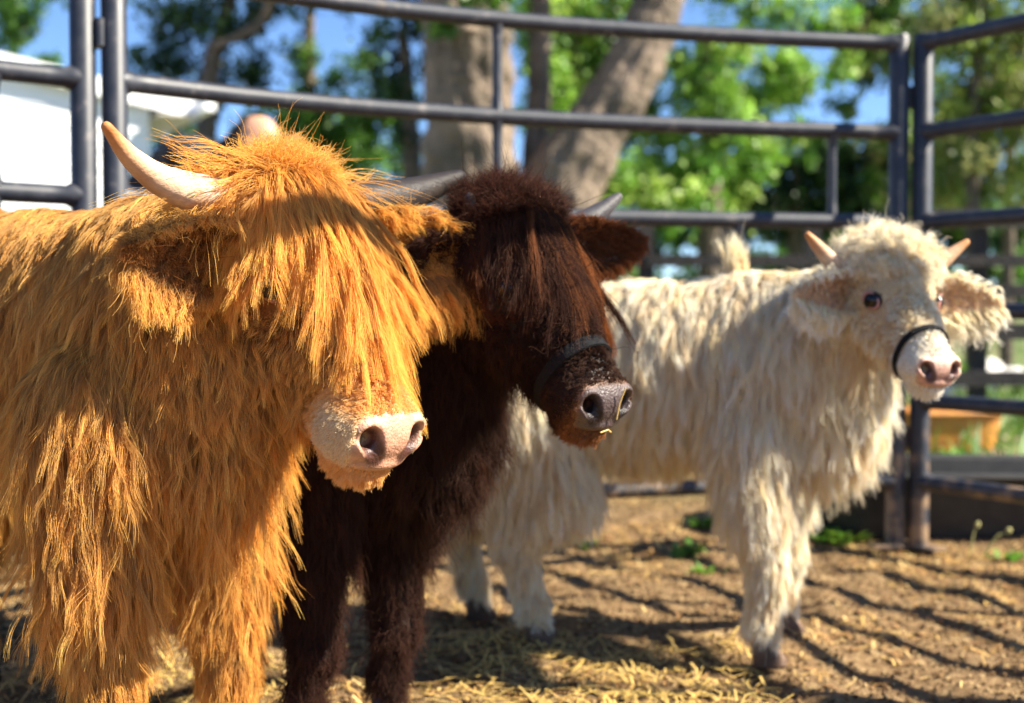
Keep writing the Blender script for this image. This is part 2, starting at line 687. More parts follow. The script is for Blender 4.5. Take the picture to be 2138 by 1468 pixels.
def ear(h, root, mats, side, base, out, width, length, open_dir, furmat, tint, fringe=.07, seed=0, n=9000, radius=.0004, curl=.003, wl=.04, rimt=1.0, innert=1.0):
    """a cupped leaf: out = direction of its length, open_dir = where the hollow faces (both world vectors)"""
    o = nz(out)
    op = nz(open_dir - o * np.dot(open_dir, o))
    wv = np.cross(o, op)
    k = h.k
    nu, nv = 22, 15
    V, thick = [], .004 * k
    for sgn in (1, -1):
        for i in range(nu):
            u = i / (nu - 1)
            wd = width * k * (math.sin(math.pi * (.12 + .88 * u) ** .75) ** .6) * (1 if u < .98 else .5)
            wd = max(wd, .004 * k)
            ce = base + o * length * k * u - A(0, 0, 1) * .12 * length * k * u * u
            for j in range(nv):
                v = -1 + 2 * j / (nv - 1)
                ang = v * 1.15 * (1 - .35 * u)
                p = ce + wv * wd * math.sin(ang) + op * wd * (1 - math.cos(ang)) * .9
                V.append(p - sgn * op * thick * (1 - v * v * .9))
    F = []
    nn = nu * nv
    for i in range(nu - 1):
        for j in range(nv - 1):
            a = i * nv + j
            F.append((a, a + 1, a + nv + 1, a + nv))
            F.append((nn + a, nn + a + nv, nn + a + nv + 1, nn + a + 1))
    for i in range(nu - 1):
        for j in (0, nv - 1):
            a, b = i * nv + j, (i + 1) * nv + j
            F.append((a, b, nn + b, nn + a))
    for j in range(nv - 1):
        for i in (0, nu - 1):
            a, b = i * nv + j, i * nv + j + 1
            F.append((a, b, nn + b, nn + a))
    V = np.array(V)
    e = MB().add(V, F).build('ear', mats['ear'], root)
    # hair on both faces and long fringe round the rim
    rng = np.random.default_rng(seed + 5)
    VV = V.reshape(2, nu, nv, 3)
    sf = rng.integers(0, 2, n)
    rim = rng.random(n) < .30
    uu = rng.random(n) * (nu - 1.01)
    vv = rng.random(n) * (nv - 1.01)
    lowf = .80 if wv[2] > 0 else .20
    vv = np.where(rim, np.where(rng.random(n) < lowf, rng.random(n) * 1.5, nv - 1.02 - rng.random(n) * 1.2), vv)
    iu, iv = uu.astype(int), vv.astype(int)
    fu, fv = (uu - iu)[:, None], (vv - iv)[:, None]
    P = (VV[sf, iu, iv] * (1 - fu) * (1 - fv) + VV[sf, iu + 1, iv] * fu * (1 - fv) + VV[sf, iu, iv + 1] * (1 - fu) * fv + VV[sf, iu + 1, iv + 1] * fu * fv)
    info = dict(u=uu / (nu - 1), v=vv / (nv - 1) * 2 - 1, sf=sf)

    class Flat:
        def __call__(s, q):
            return np.full(len(q), 1.0)

        def grad(s, q, e=0):
            return np.zeros_like(q) + op

    kd = KDTree(n)
    for i, p in enumerate(P):
        kd.insert(p, i)
    kd.balance()

    def par(p, nrm, r):
        ids = np.array([kd.find(q)[1] for q in p])
        u, v, s_ = info['u'][ids], info['v'][ids], info['sf'][ids]
        nd = np.where((s_ == 0)[:, None], -op, op)
        edge = np.abs(v) > .82
        L = np.where(edge, fringe * r.uniform(.5, 1.15, len(p)), .014 + .010 * r.random(len(p))) * k
        L = np.where(edge & (v * wv[2] > 0), L * .38, L)
        L = np.where(edge & (u > .85), L * .8, L)
        # inside tufts sweep out from the root of the ear
        L = np.where((s_ == 1) & (u < .25), fringe * .45 * k, L)
        d = o * .9 + nd * .45 + wv * (v * .9)[:, None] * np.where(edge, 1.2, .3)[:, None] + r.normal(0, .18, (len(p), 3))
        g = np.where(edge, .22, .06)
        tn_ = np.broadcast_to(tint, (len(p), 3)) * r.uniform(.8, 1.15, (len(p), 1))
        tn_ = np.where(edge[:, None], tn_ * rimt, np.where((s_ == 1)[:, None], tn_ * innert, tn_))
        return dict(len=L, dir=d, grav=g, tint=tn_, wave=np.where(edge, curl, .001) * k)
    fur('ear_hair', e, furmat, Flat(), P, par, 700, K=9, radius=radius, clump=.55, frizz=.003 * k, wlen=wl * k, seed=seed)
    return e


def build_muzzle(h, root, mats, pink, pale, dark, seed=0, back=None):
    f = SDF()
    head_prims(f, h)
    ax = h.M
    k = h.k
    m = muzzle_frame(h)
    k = m.k
    mx = np.stack([m.F, m.S, m.U])
    # flat front, raised pad, nostril wings, lips, nostrils, mouth line
    f.ell(m.w(.016, 0, .004), A(.030, .054, .036) * k, mx, k=.012 * k)
    for s in (-1, 1):
        f.ell(m.w(.024, s * .043, .010), A(.022, .018, .026) * k, mx, k=.010 * k)
    f.ell(m.w(.018, 0, -.026), A(.026, .044, .012) * k, mx, k=.010 * k)
    f.ell(m.w(.002, 0, -.046), A(.030, .034, .011) * k, mx, k=.008 * k)
    f.plane_soft = (m.w(.0445, 0, 0), m.F)
    for s in (-1, 1):
        f.cone(m.w(.056, s * .023, -.019), m.w(.046, s * .041, .013), .0095 * k, .0175 * k, k=.005 * k, sub=True)
        f.cone(m.w(.046, s * .040, .010), m.w(.010, s * .032, .002), .0120 * k, .008 * k, k=.005 * k, sub=True)
        f.cone(m.w(.040, s * .052, .018), m.w(.030, s * .060, .006), .0040 * k, .002 * k, k=.005 * k, sub=True)
    prev = None
    for i in range(15):
        a = -1.45 + 2.9 * i / 14
        q = m.w(-.012 + .058 * math.cos(a), .056 * math.sin(a), -.0385 - .006 * abs(math.sin(a)) ** 2)
        if prev is not None:
            f.cone(prev, q, .0024 * k, .0024 * k, k=.004 * k, sub=True)
        prev = q
    f.cone(m.w(.050, 0, -.014), m.w(.048, 0, -.038), .0016 * k, .0016 * k, k=.005 * k, sub=True)
    # fine skin creases across the pad
    g_ = np.random.default_rng(seed + 9)
    for i in range(26):
        b0, c0 = g_.uniform(-.045, .045), g_.uniform(-.030, .030)
        d_ = g_.normal(0, 1, 2)
        d_ /= np.linalg.norm(d_)
        L_ = g_.uniform(.006, .014)
        p0, p1 = m.w(.0475, b0, c0), m.w(.0475, b0 + d_[0] * L_, c0 + d_[1] * L_ * .5)
        f.cone(p0, p1, .0006 * k, .0006 * k, k=.0022 * k, sub=True)
    f.plane(h.w(.275, 0, 0), -h.F)
    c = h.w(.345, 0, -.1)
    R = .100 * h.k
    v, fc = surface(f, c - R, c + R, .0021 * k)
    q = h.loc(v)
    a, b, cc = q[:, 0], q[:, 1], q[:, 2]
    # the bare pad: front face between and just around the nostrils
    qm = m.loc(v)
    ma, mb_, mc = qm[:, 0], qm[:, 1], qm[:, 2]
    pad = 1 / (1 + np.exp(-(ma - (.020 + .9 * np.maximum(0, np.abs(mb_) - .046) + .9 * np.maximum(0, mc - .028))) / .0028))
    pad *= 1 / (1 + np.exp((-.037 - mc) / .002))
    nd = np.full(len(v), 9.)
    for s in (-1, 1):
        A0, B0 = A(.046, s * .025, -.013), A(.032, s * .038, .011)
        ab = B0 - A0
        hh = np.clip((qm - A0) @ ab / (ab @ ab), 0, 1)
        nd = np.minimum(nd, np.linalg.norm(qm - A0 - hh[:, None] * ab, axis=1))
    nos = 1 / (1 + np.exp((nd - .0140) / .0014))
    rng = np.random.default_rng(seed)
    spots = .92 + .16 * rng.random(len(v))
    if back is not None:
        bk = (1 - sm(a - .5 * np.maximum(0, np.abs(b) - .045), .335, .362))[:, None]
        pale = pale * (1 - bk) + back * bk
    col = pale * (1 - pad[:, None]) + pink * pad[:, None]
    col = col * spots[:, None]
    col = col * (1 - nos[:, None]) + dark * nos[:, None]
    lip = np.exp(-((mc + .0395 + .006 * np.clip(np.abs(mb_) / .056, 0, 1) ** 2) / .003) ** 2) * (ma > -.02)
    col = col * (1 - .5 * lip[:, None])
    mott = .90 + .2 * np.sin(qm[:, 1] * 190 + seed) * np.sin(qm[:, 2] * 230) * np.sin(qm[:, 0] * 150)
    col = np.clip(col * mott[:, None], 0, 1)
    o = mesh('muzzle', v, fc, mats['nose'], root, col=col)
    return o, v, fc, pad + nos, f


def strap(h, sdf, root, mat, a0, tilt, width, lift, thick, name='noseband', seg=56, cc=-.1):
    """a band lying on the surface round the nose: the plane a = a0 + tilt * c"""
    ring = []
    for i in range(seg):
        th = 2 * math.pi * i / seg
        d = math.sin(th) * h.S + math.cos(th) * (h.U + tilt * h.F)
        o = h.w(a0, 0, cc)
        lo, hi = 0, .14 * h.k
        for _ in range(26):
            mid = (lo + hi) / 2
            if sdf((o + d * mid)[None])[0] < lift:
                lo = mid
            else:
                hi = mid
        ring.append((o + d * lo, nz(d)))
    ax = nz(h.F - tilt * h.U)
    V, F = [], []
    for p, d in ring:
        for (x, y) in ((-1, 0), (-.92, 1), (.92, 1), (1, 0)):
            V.append(p + ax * x * width / 2 + d * y * thick)
    n = len(ring)
    for i in range(n):
        j = (i + 1) % n
        for a in range(4):
            b = (a + 1) % 4
            F.append((i * 4 + a, j * 4 + a, j * 4 + b, i * 4 + b))
    return MB().add(V, F).build(name, mat, root)


def hoof(p, hd, mat, root, k=1.0):
    """two claws side by side"""
    hd = nz(A(hd[0], hd[1], 0))
    sd = A(-hd[1], hd[0], 0)
    mb = MB()
    for s in (-1, 1):
        c = p + sd * s * .017 * k
        rings = [(0, .0, .036, .019), (.004, .002, .037, .019), (.022, -.004, .030, .017), (.042, -.012, .022, .015), (.055, -.016, .012, .010)]
        V, F = [], []
        for z, dx, rx, ry in rings:
            for j in range(14):
                t = 2 * math.pi * j / 14
                V.append(c + hd * (dx + rx * math.cos(t) * (1.15 if math.cos(t) > 0 else .75)) * k + sd * ry * math.sin(t) * k + A(0, 0, z * k))
        for i in range(len(rings) - 1):
            for j in range(14):
                F.append((i * 14 + j, i * 14 + (j + 1) % 14, (i + 1) * 14 + (j + 1) % 14, (i + 1) * 14 + j))
        F.append(tuple(range(13, -1, -1)))
        F.append(tuple((len(rings) - 1) * 14 + j for j in range(14)))
        mb.add(V, F)
    return mb.build('hoof', mat, root)


def calf_body(spec):
    """returns the field of the whole animal; everything in metres"""
    h = spec['head']
    hd = nz(A(*spec['heading'], 0))
    sd = A(-hd[1], hd[0], 0)           # animal's left
    up = A(0, 0, 1)
    ax = np.stack([hd, sd, up])
    S, Hc, g = A(*spec['shoulder']), A(*spec['hip']), spec['girth']
    f = SDF()
    f.ell(S, A(.20, .145, .185) * g, ax, k=.05)
    f.ell((S + Hc) / 2 + up * -.01 * g, A(.33, .165, .185) * g, ax, k=.06)
    f.ell(Hc, A(.19, .150, .175) * g, ax, k=.06)
    f.ell(S + up * .10 * g - hd * .03, A(.13, .07, .10) * g, ax, k=.06)
    occ = h.w(.035, 0, -.105)
    f.cone(S + hd * .07 * g + up * .05 * g, occ, .135 * g, .088 * h.k, k=.05)
    f.cone(S + hd * .14 * g - up * .02 * g, h.w(.07, 0, -.19), .105 * g, .05 * h.k, k=.06)
    f.ell(S + hd * .13 * g - up * .09 * g, A(.10, .09, .12) * g, ax, k=.05)
    for i, (ft, top) in enumerate(spec['front']):
        ft, top = A(*ft), A(*top)
        z = top[2]
        bk = spec.get('bend', 0)
        el = ft * .35 + top * .65
        el[2] = z * .66 + .02
        kn = ft * .72 + top * .28 + hd * .012
        kn[2] = .185 * g
        fe = ft - hd * .012
        fe[2] = .075
        f.cone(top, el, .085 * g, .062 * g, k=.05)
        f.cone(el, kn, .056 * g, .036 * g, k=.04)
        f.cone(kn, fe, .034 * g, .026 * g, k=.02)
        f.cone(fe, ft + A(0, 0, .04), .028 * g, .022 * g, k=.02)
    for i, (ft, top) in enumerate(spec['hind']):
        ft, top = A(*ft), A(*top)
        stf = top + hd * .07 * g
        stf[2] = top[2] - .17 * g
        hk = ft - hd * .055 * g
        hk[2] = .235 * g
        fe = ft - hd * .015
        fe[2] = .08
        f.cone(top, stf, .125 * g, .085 * g, k=.05)
        f.cone(top - hd * .05 - up * .05, hk, .09 * g, .038 * g, k=.05)
        f.cone(stf, hk, .075 * g, .038 * g, k=.05)
        f.cone(hk, fe, .034 * g, .027 * g, k=.02)
        f.cone(fe, ft + A(0, 0, .04), .029 * g, .023 * g, k=.02)
    # tail
    t0 = Hc - hd * .17 * g + up * .12 * g
    t1 = t0 - hd * .06 - up * .08
    t2 = t1 - up * .32 * g
    f.cone(t0, t1, .022 * g, .018 * g, k=.03)
    f.cone(t1, t2, .018 * g, .012 * g, k=.02)
    head_prims(f, h)
    return f, (hd, sd, up)


def build_calf(name, spec, mats, label, fm):
    h = spec['head']
    f, (hd, sd, up) = calf_body(spec)
    fb = SDF()
    fb.p = list(f.p)
    fb.plane(h.w(.292, 0, 0), h.F)      # the muzzle is a finer mesh of its own from here forward

    class Cut:
        def __call__(s, P):
            d = f(P)
            q = (P - h.P) @ h.F / h.k
            near = np.linalg.norm(P - h.w(.36, 0, -.1), axis=-1) < .13 * h.k
            return np.where(near, np.maximum(d, (q - .292) * h.k), d)
    pts = np.array([spec['shoulder'], spec['hip'], h.P, h.w(.4, 0, -.1)] + [a for a, b in spec['front'] + spec['hind']])
    lo = pts.min(0) - .34
    hi = pts.max(0) + .30
    lo[2] = -.01
    v, fc = surface(Cut(), lo, hi, spec.get('res', .010))
    base = (A(*spec['shoulder']) + A(*spec['hip'])) / 2
    root = empty(name, (base[0], base[1], 0))
    tag(root, label, 'calf')
    mesh('body', v, fc, mats['skin'], root)
    for (ft, top) in spec['front'] + spec['hind']:
        hoof(A(ft[0], ft[1], 0.0), hd, mats['hoof'], root, spec['girth'])
    return root, f, v, fc, (hd, sd, up)


# ---------- shared
M = {}
M['eye'] = principled('eye_gloss', (.008, .005, .004), .08, spec=.4)
M['skin_orange'] = principled('orange_hide', (.30, .12, .03), .9, (40, (.2, .07, .015)))
M['skin_brown'] = principled('dark_hide', (.020, .010, .006), .9, (40, (.01, .006, .004)))
M['skin_cream'] = principled('cream_hide', (.55, .42, .27), .9, (40, (.45, .33, .2)))
M['hoof'] = principled('hoof_horn', (.075, .045, .028), .7, (30, (.15, .09, .06)), bump=.4, bscale=80, spec=.15)
M['hoof_dark'] = principled('hoof_dark', (.04, .03, .025), .45, (30, (.07, .05, .04)), bump=.4, bscale=80)
M['ear_orange'] = principled('ear_orange_skin', (.38, .15, .045), .8, (30, (.3, .11, .03)), trans=.25)
M['ear_brown'] = principled('ear_brown_skin', (.05, .022, .010), .8, (30, (.09, .04, .015)), trans=.15)
M['ear_cream'] = principled('ear_pink_skin', (.62, .38, .27), .7, (30, (.55, .33, .22)), trans=.3)
M['nose'] = principled('nose_skin', (1, 1, 1), .42, (200, (.88, .84, .82), 4), bump=.30, bscale=260, attr='tint', sss=.15)
M['nose_wet'] = principled('nose_skin_wet', (1, 1, 1), .38, (200, (.85, .8, .78), 4), bump=.35, bscale=260, attr='tint', spec=.35)
M['lid_pink'] = principled('eyelid_pink', (.45, .2, .16), .5)
M['lid_dark'] = principled('eyelid_dark', (.03, .015, .01), .5)
M['lid_orange'] = principled('eyelid_orange', (.3, .12, .06), .5)


def horn_mat(name, base, tipc, streak):
    m, n, l, out = mat_new(name)
    b = n.new('ShaderNodeBsdfPrincipled')
    b.inputs['Roughness'].default_value = .55
    b.inputs['Specular IOR Level'].default_value = .25
    tc = n.new('ShaderNodeTexCoord')
    mp = n.new('ShaderNodeMapping')
    mp.inputs['Scale'].default_value = (40, 260, 260)
    l.new(tc.outputs['Object'], mp.inputs[0])
    t = n.new('ShaderNodeTexNoise')
    t.inputs['Scale'].default_value = 1
    t.inputs['Detail'].default_value = 5
    l.new(mp.outputs[0], t.inputs['Vector'])
    t2 = n.new('ShaderNodeTexNoise')
    t2.inputs['Scale'].default_value = 18
    l.new(tc.outputs['Object'], t2.inputs['Vector'])
    mx = n.new('ShaderNodeMix')
    mx.data_type = 'RGBA'
    mx.inputs['A'].default_value = (*base, 1)
    mx.inputs['B'].default_value = (*streak, 1)
    l.new(t.outputs['Fac'], mx.inputs['Factor'])
    m2 = n.new('ShaderNodeMix')
    m2.data_type = 'RGBA'
    m2.inputs['B'].default_value = (*tipc, 1)
    l.new(mx.outputs['Result'], m2.inputs['A'])
    r = n.new('ShaderNodeMapRange')
    r.inputs['From Min'].default_value = .45
    r.inputs['From Max'].default_value = .7
    l.new(t2.outputs['Fac'], r.inputs[0])
    l.new(r.outputs[0], m2.inputs['Factor'])
    at_ = n.new('ShaderNodeAttribute')
    at_.attribute_name = 'tint'
    m3 = n.new('ShaderNodeMix')
    m3.data_type = 'RGBA'
    m3.blend_type = 'MULTIPLY'
    m3.inputs['Factor'].default_value = 1
    l.new(m2.outputs['Result'], m3.inputs['A'])
    l.new(at_.outputs['Color'], m3.inputs['B'])
    l.new(m3.outputs['Result'], b.inputs['Base Color'])
    m['tip'] = (.85, .52, .28)
    bp = n.new('ShaderNodeBump')
    bp.inputs['Strength'].default_value = .6
    bp.inputs['Distance'].default_value = .002
    l.new(t.outputs['Fac'], bp.inputs['Height'])
    l.new(bp.outputs[0], b.inputs['Normal'])
    l.new(b.outputs[0], out.inputs[0])
    return m


M['horn_pale'] = horn_mat('horn_pale', (.60, .42, .28), (.46, .25, .12), (.74, .6, .46))
M['horn_shaded'] = horn_mat('horn_shaded', (.026, .020, .018), (.055, .038, .03), (.018, .014, .013))  # right horn of the orange calf, colour darkened for the shade on it
M['horn_slate'] = horn_mat('horn_slate', (.055, .052, .060), (.10, .09, .09), (.035, .032, .036))
M['horn_cream'] = horn_mat('horn_cream', (.60, .42, .28), (.5, .3, .18), (.66, .5, .36))
M['fur_orange'] = hair_mat('orange_coat_hair', (.22, .070, .010), (.95, .485, .085), .34, sheen=(.95, .72, .42))  # dark roots paint the shade deep in the coat; tips golden
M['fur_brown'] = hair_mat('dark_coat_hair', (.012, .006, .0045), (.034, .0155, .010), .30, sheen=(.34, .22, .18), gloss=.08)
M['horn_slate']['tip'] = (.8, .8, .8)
M['horn_shaded']['tip'] = (.8, .75, .7)
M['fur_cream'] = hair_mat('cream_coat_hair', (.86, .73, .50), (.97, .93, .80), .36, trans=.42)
M['strap'] = principled('black_webbing', (.008, .008, .009), .85, (300, (.018, .018, .020)), bump=.5, bscale=500, spec=.12)


def coat_params(spec, f, axes, style):
    """length, comb, colour of the coat from where a root sits on the animal"""
    h = spec['head']
    hd, sd, up = axes
    S, Hc, g = A(*spec['shoulder']), A(*spec['hip']), spec['girth']
    F = h.F

    def par(p, nrm, r):
        n = len(p)
        q = h.loc(p)
        a, b, c = q[:, 0], q[:, 1], q[:, 2]
        z = p[:, 2]
        # 1 on the head, 0 on the neck and body
        ish = sm(a, -.01, .05) * sm(c, -.27, -.18) * (1 - sm(np.abs(b), .13, .17)) * (1 - sm(a, .5, .6))
        face = ish * sm(a, .10, .17) * (1 - sm(-c, .14, .17))
        muz = ish * sm(a, .255, .29)
        nape = sm(a, -.16, -.02) * (1 - sm(a, .10, .2)) * (1 - sm(-c, .10, .24)) * (1 - sm(np.abs(b), .16, .24)) * (1 - ish)
        jaw = ish * sm(-c, .11, .15)
        leg = 1 - sm(z, .22 * g, .40 * g)
        # radial from body axis for belly
        top = sm(nrm[:, 2], .35, .85)
        L = style['body'] * np.ones(n)
        L = L * (1 - .35 * top) + 0 * L
        L = L * (1 - leg) + style['leg'] * leg
        hoofz = 1 - sm(z, .05, .12)
        L = L * (1 - .45 * hoofz)
        L = L * (1 - .68 * nape)
        L = L * (1 - ish) + ish * style['cheek'] * (1 - .6 * sm(c, -.13, -.07))
        L = L * (1 - face) + face * style['face']
        L = L * (1 - jaw) + jaw * style['jaw']
        L = L * (1 - muz) + muz * style['muz']
        eye = np.minimum(np.linalg.norm(q - A(.150, .0745, -.062), axis=1), np.linalg.norm(q - A(.150, -.0745, -.062), axis=1))
        L = L * (.10 + .90 * sm(eye, .038, .080))
        L = L * r.uniform(.75, 1.2, n)
        # comb
        body = np.outer(np.ones(n), -hd * .18 + DOWN * 1.0) - hd * 0
        # above the spine hair falls to its own side
        side = np.sign((p - (S + Hc) / 2) @ sd)[:, None] * sd
        body = body + side * (top * .6)[:, None]
        headc = np.outer(np.ones(n), DOWN * .8 + F * .25)
        # hair near the muzzle lies forward over it
        headc = headc * (1 - muz[:, None]) + muz[:, None] * (F * .9 + DOWN * .15)
        comb = body * (1 - ish[:, None]) + headc * ish[:, None]
        comb = comb + r.normal(0, style.get('mess', .22), (n, 3))
        comb = comb - nrm * (comb * nrm).sum(1)[:, None]
        comb = nz(comb)
        lift = style['lift'] * np.ones(n)
        lift = lift * (1 - .6 * face) * (1 - .6 * muz)
        lift = lift * (1 - .3 * leg)
        d = comb * (1 - lift)[:, None] + nrm * lift[:, None]
        grav = np.where(ish > .5, .10, .22) * (1 + leg * .3)
        # colour
        tint = np.ones((n, 3)) * r.uniform(*style.get('vary', (.64, 1.22)), (n, 1))
        tint = style['colour'](tint, p, q, nrm, ish, muz, leg, r)
        wv = style['wave'] * (1 - .7 * ish) * (1 - .6 * leg) * np.ones(n)
        cl = style['clump'] * (1 - .35 * ish)
        fr = style['frizz'] * (1 - .5 * muz) * (1 - .4 * face)
        return dict(len=L, dir=d, grav=grav, tint=tint, wave=wv, clump=cl * np.ones(n), frizz=fr * np.ones(n))
    return par


def view_weight(spec, dense_head=2.2):
    h = spec['head']

    def w(p, n):
        q = h.loc(p)
        hw = 1 + (dense_head - 1) * sm(q[:, 0], -.06, .05) * (np.abs(q[:, 1]) < .2) * (q[:, 2] > -.3)
        v = nz(A(0, 0, CAMZ) - p)
        fc = (n * v).sum(1)
        keep = .12 + .88 * sm(fc, -.55, -.05)
        # what is far outside the picture needs little
        px = W / 2 + FPX * p[:, 0] / p[:, 1]
        keep = keep * np.where((px < -250) | (px > W + 250), .2, 1)
        keep = keep * np.where((q[:, 0] > .295) & (q[:, 0] < .47) & (np.abs(q[:, 1]) < .1) & (q[:, 2] > -.17) & (q[:, 2] < .02), .00001, 1)
        for s_ in (-1, 1):
            keep = keep * (.00001 + sm(np.linalg.norm(q - A(.150, s_ * .0745, -.062), axis=1), .031, .043))
        return hw * keep
    return w


def lock_params(h, regions_len, outward, fwd, lift, grav, tint, spread_b=1.0, wavev=.003, frizz=.0025, clump=.85, lat=0.0):
    def par(p, nrm, r):
        n = len(p)
        q = h.loc(p)
        L = regions_len(q, r) * h.k
        d = nrm * lift + h.F * fwd + h.S * (q[:, 1:2] * outward) + r.normal(0, .10, (n, 3)) + h.S * lat
        t = tint(q, r)
        return dict(len=L, dir=d, grav=np.full(n, grav), tint=t, wave=np.full(n, wavev) * r.uniform(.3, 1.6, n), clump=np.full(n, clump), frizz=np.full(n, frizz))
    return par


def top_roots(v, fc, h, n, rng, a0, a1, bmax, cmin, dense=None):
    w = lambda p, nn: ((h.loc(p)[:, 0] > a0) & (h.loc(p)[:, 0] < a1) & (np.abs(h.loc(p)[:, 1]) < bmax) & (h.loc(p)[:, 2] > cmin)).astype(float) + 1e-9
    return sample_surface(v, fc, n, rng, w)


def muzzle_fur(h, mz, root, mat, n, L, tintf, seed, radius=.00035):
    o, v, fc, bare, sdf = mz
    rng = np.random.default_rng(seed)
    t = np.concatenate([fc[:, [0, 1, 2]], fc[:, [0, 2, 3]]])
    a, b, c = v[t[:, 0]], v[t[:, 1]], v[t[:, 2]]
    ar = np.linalg.norm(np.cross(b - a, c - a), axis=1) * np.clip(1 - bare[t].max(1) * 1.3, 0, 1)
    i = rng.choice(len(t), n, p=ar / ar.sum())
    u = rng.dirichlet((1, 1, 1), n)
    P = u[:, :1] * a[i] + u[:, 1:2] * b[i] + u[:, 2:] * c[i]

    mfr = muzzle_frame(h)

    def par(p, nrm, r):
        q = h.loc(p)
        qq = mfr.loc(p)
        chin = sm(-qq[:, 2], .040, .066)
        back = 1 - sm(q[:, 0], .30, .35)
        LL = L * (.55 + chin * 2.4 + .8 * back) * r.uniform(.7, 1.3, len(p)) * h.k
        d = -h.F * .5 + DOWN * .55 + nrm * (.16 + .3 * chin)[:, None] + r.normal(0, .10, (len(p), 3))
        d = d - nrm * np.minimum(0, (d * nrm).sum(1) - .2)[:, None]
        return dict(len=LL, dir=d, grav=np.full(len(p), .08), tint=tintf(q, r), wave=np.full(len(p), .0005), clump=np.full(len(p), .08), frizz=np.full(len(p), .0007 * h.k))
    return fur('muzzle_hair', o, mat, sdf, P, par, 2600, K=7, radius=radius, margin=.0004, seed=seed, wlen=.05)


# ------------------------------------------------------------------ ground
R0 = np.random.default_rng(5)


def vnoise(x, y, cell, seed):
    r = np.random.default_rng(seed)
    T = r.random((256, 256))
    u, v = x / cell, y / cell
    i, j = np.floor(u).astype(int), np.floor(v).astype(int)
    fu, fv = u - i, v - j
    fu, fv = fu * fu * (3 - 2 * fu), fv * fv * (3 - 2 * fv)
    g = lambda a, b: T[a % 256, b % 256]
    return (g(i, j) * (1 - fu) * (1 - fv) + g(i + 1, j) * fu * (1 - fv) + g(i, j + 1) * (1 - fu) * fv + g(i + 1, j + 1) * fu * fv) - .5


def gheight(x, y):
    near = np.clip(1 - (np.hypot(x, y - 3) - 4) / 6, 0, 1)
    h = vnoise(x, y, .9, 1) * .035 + vnoise(x, y, .28, 2) * .036 + near * (vnoise(x, y, .10, 3) * .020 + vnoise(x, y, .045, 4) * .009)
    far = np.clip((y - 6) / 10, 0, 1)
    return h - .012 + far * vnoise(x, y, 3.0, 6) * .25


def axis(lo, hi, fine, a, b, grow_=1.12):
    xs = list(np.arange(a, b, fine))
    s = fine
    while xs[-1] < hi:
        s *= grow_
        xs.append(xs[-1] + s)
    s = fine
    while xs[0] > lo:
        s *= grow_
        xs.insert(0, xs[0] - s)
    return np.array(xs)


gx, gy = axis(-260, 260, .014, -1.6, 2.6), axis(-40, 420, .014, 1.2, 5.0)
X, Y = np.meshgrid(gx, gy, indexing='ij')
Z = gheight(X, Y)
nx_, ny_ = X.shape
I_ = np.arange(nx_ * ny_).reshape(nx_, ny_)
fq = np.stack([I_[:-1, :-1], I_[1:, :-1], I_[1:, 1:], I_[:-1, 1:]], -1).reshape(-1, 4)


def ground_mat():
    m, n, l, out = mat_new('ground_dirt')
    b = n.new('ShaderNodeBsdfPrincipled')
    b.inputs['Roughness'].default_value = .95
    b.inputs['Specular IOR Level'].default_value = .2
    tc = n.new('ShaderNodeTexCoord')

    def noise(sc, det=6, ro=.6):
        t = n.new('ShaderNodeTexNoise')
        t.inputs['Scale'].default_value = sc
        t.inputs['Detail'].default_value = det
        t.inputs['Roughness'].default_value = ro
        l.new(tc.outputs['Object'], t.inputs['Vector'])
        return t.outputs['Fac']

    def ramp(src, *st):
        r = n.new('ShaderNodeValToRGB')
        e = r.color_ramp.elements
        e[0].position, e[0].color = st[0][0], (*st[0][1], 1)
        e[1].position, e[1].color = st[-1][0], (*st[-1][1], 1)
        for p, c in st[1:-1]:
            x = e.new(p)
            x.color = (*c, 1)
        l.new(src, r.inputs[0])
        return r.outputs[0]

    def mix(f, a, c):
        x = n.new('ShaderNodeMix')
        x.data_type = 'RGBA'
        l.new(f, x.inputs['Factor'])
        l.new(a, x.inputs['A'])
        l.new(c, x.inputs['B'])
        return x.outputs['Result']
    dirt = ramp(noise(3.2, 9, .72), (.3, (.11, .064, .030)), (.5, (.205, .125, .058)), (.7, (.31, .21, .105)))
    litter = ramp(noise(75, 4, .7), (.38, (.10, .056, .026)), (.5, (.24, .148, .070)), (.62, (.42, .30, .15)))
    f1 = n.new('ShaderNodeMapRange')
    f1.inputs['From Min'].default_value, f1.inputs['From Max'].default_value = .42, .58
    l.new(noise(14), f1.inputs[0])
    near = mix(f1.outputs[0], dirt, litter)
    grass = ramp(noise(2.2), (.35, (.05, .10, .02)), (.52, (.10, .15, .035)), (.60, (.38, .29, .19)), (.7, (.48, .38, .27)))
    sx = n.new('ShaderNodeSeparateXYZ')
    l.new(tc.outputs['Object'], sx.inputs[0])
    f2 = n.new('ShaderNodeMapRange')
    f2.inputs['From Min'].default_value, f2.inputs['From Max'].default_value = 4.4, 6.5
    l.new(sx.outputs['Y'], f2.inputs[0])
    l.new(mix(f2.outputs[0], near, grass), b.inputs['Base Color'])
    bp = n.new('ShaderNodeBump')
    bp.inputs['Strength'].default_value = .9
    bp.inputs['Distance'].default_value = .012
    l.new(noise(90, 8, .7), bp.inputs['Height'])
    l.new(bp.outputs[0], b.inputs['Normal'])
    l.new(b.outputs[0], out.inputs[0])
    return m


tag(mesh('ground', np.stack([X, Y, Z], -1), fq, ground_mat()), kind='structure')


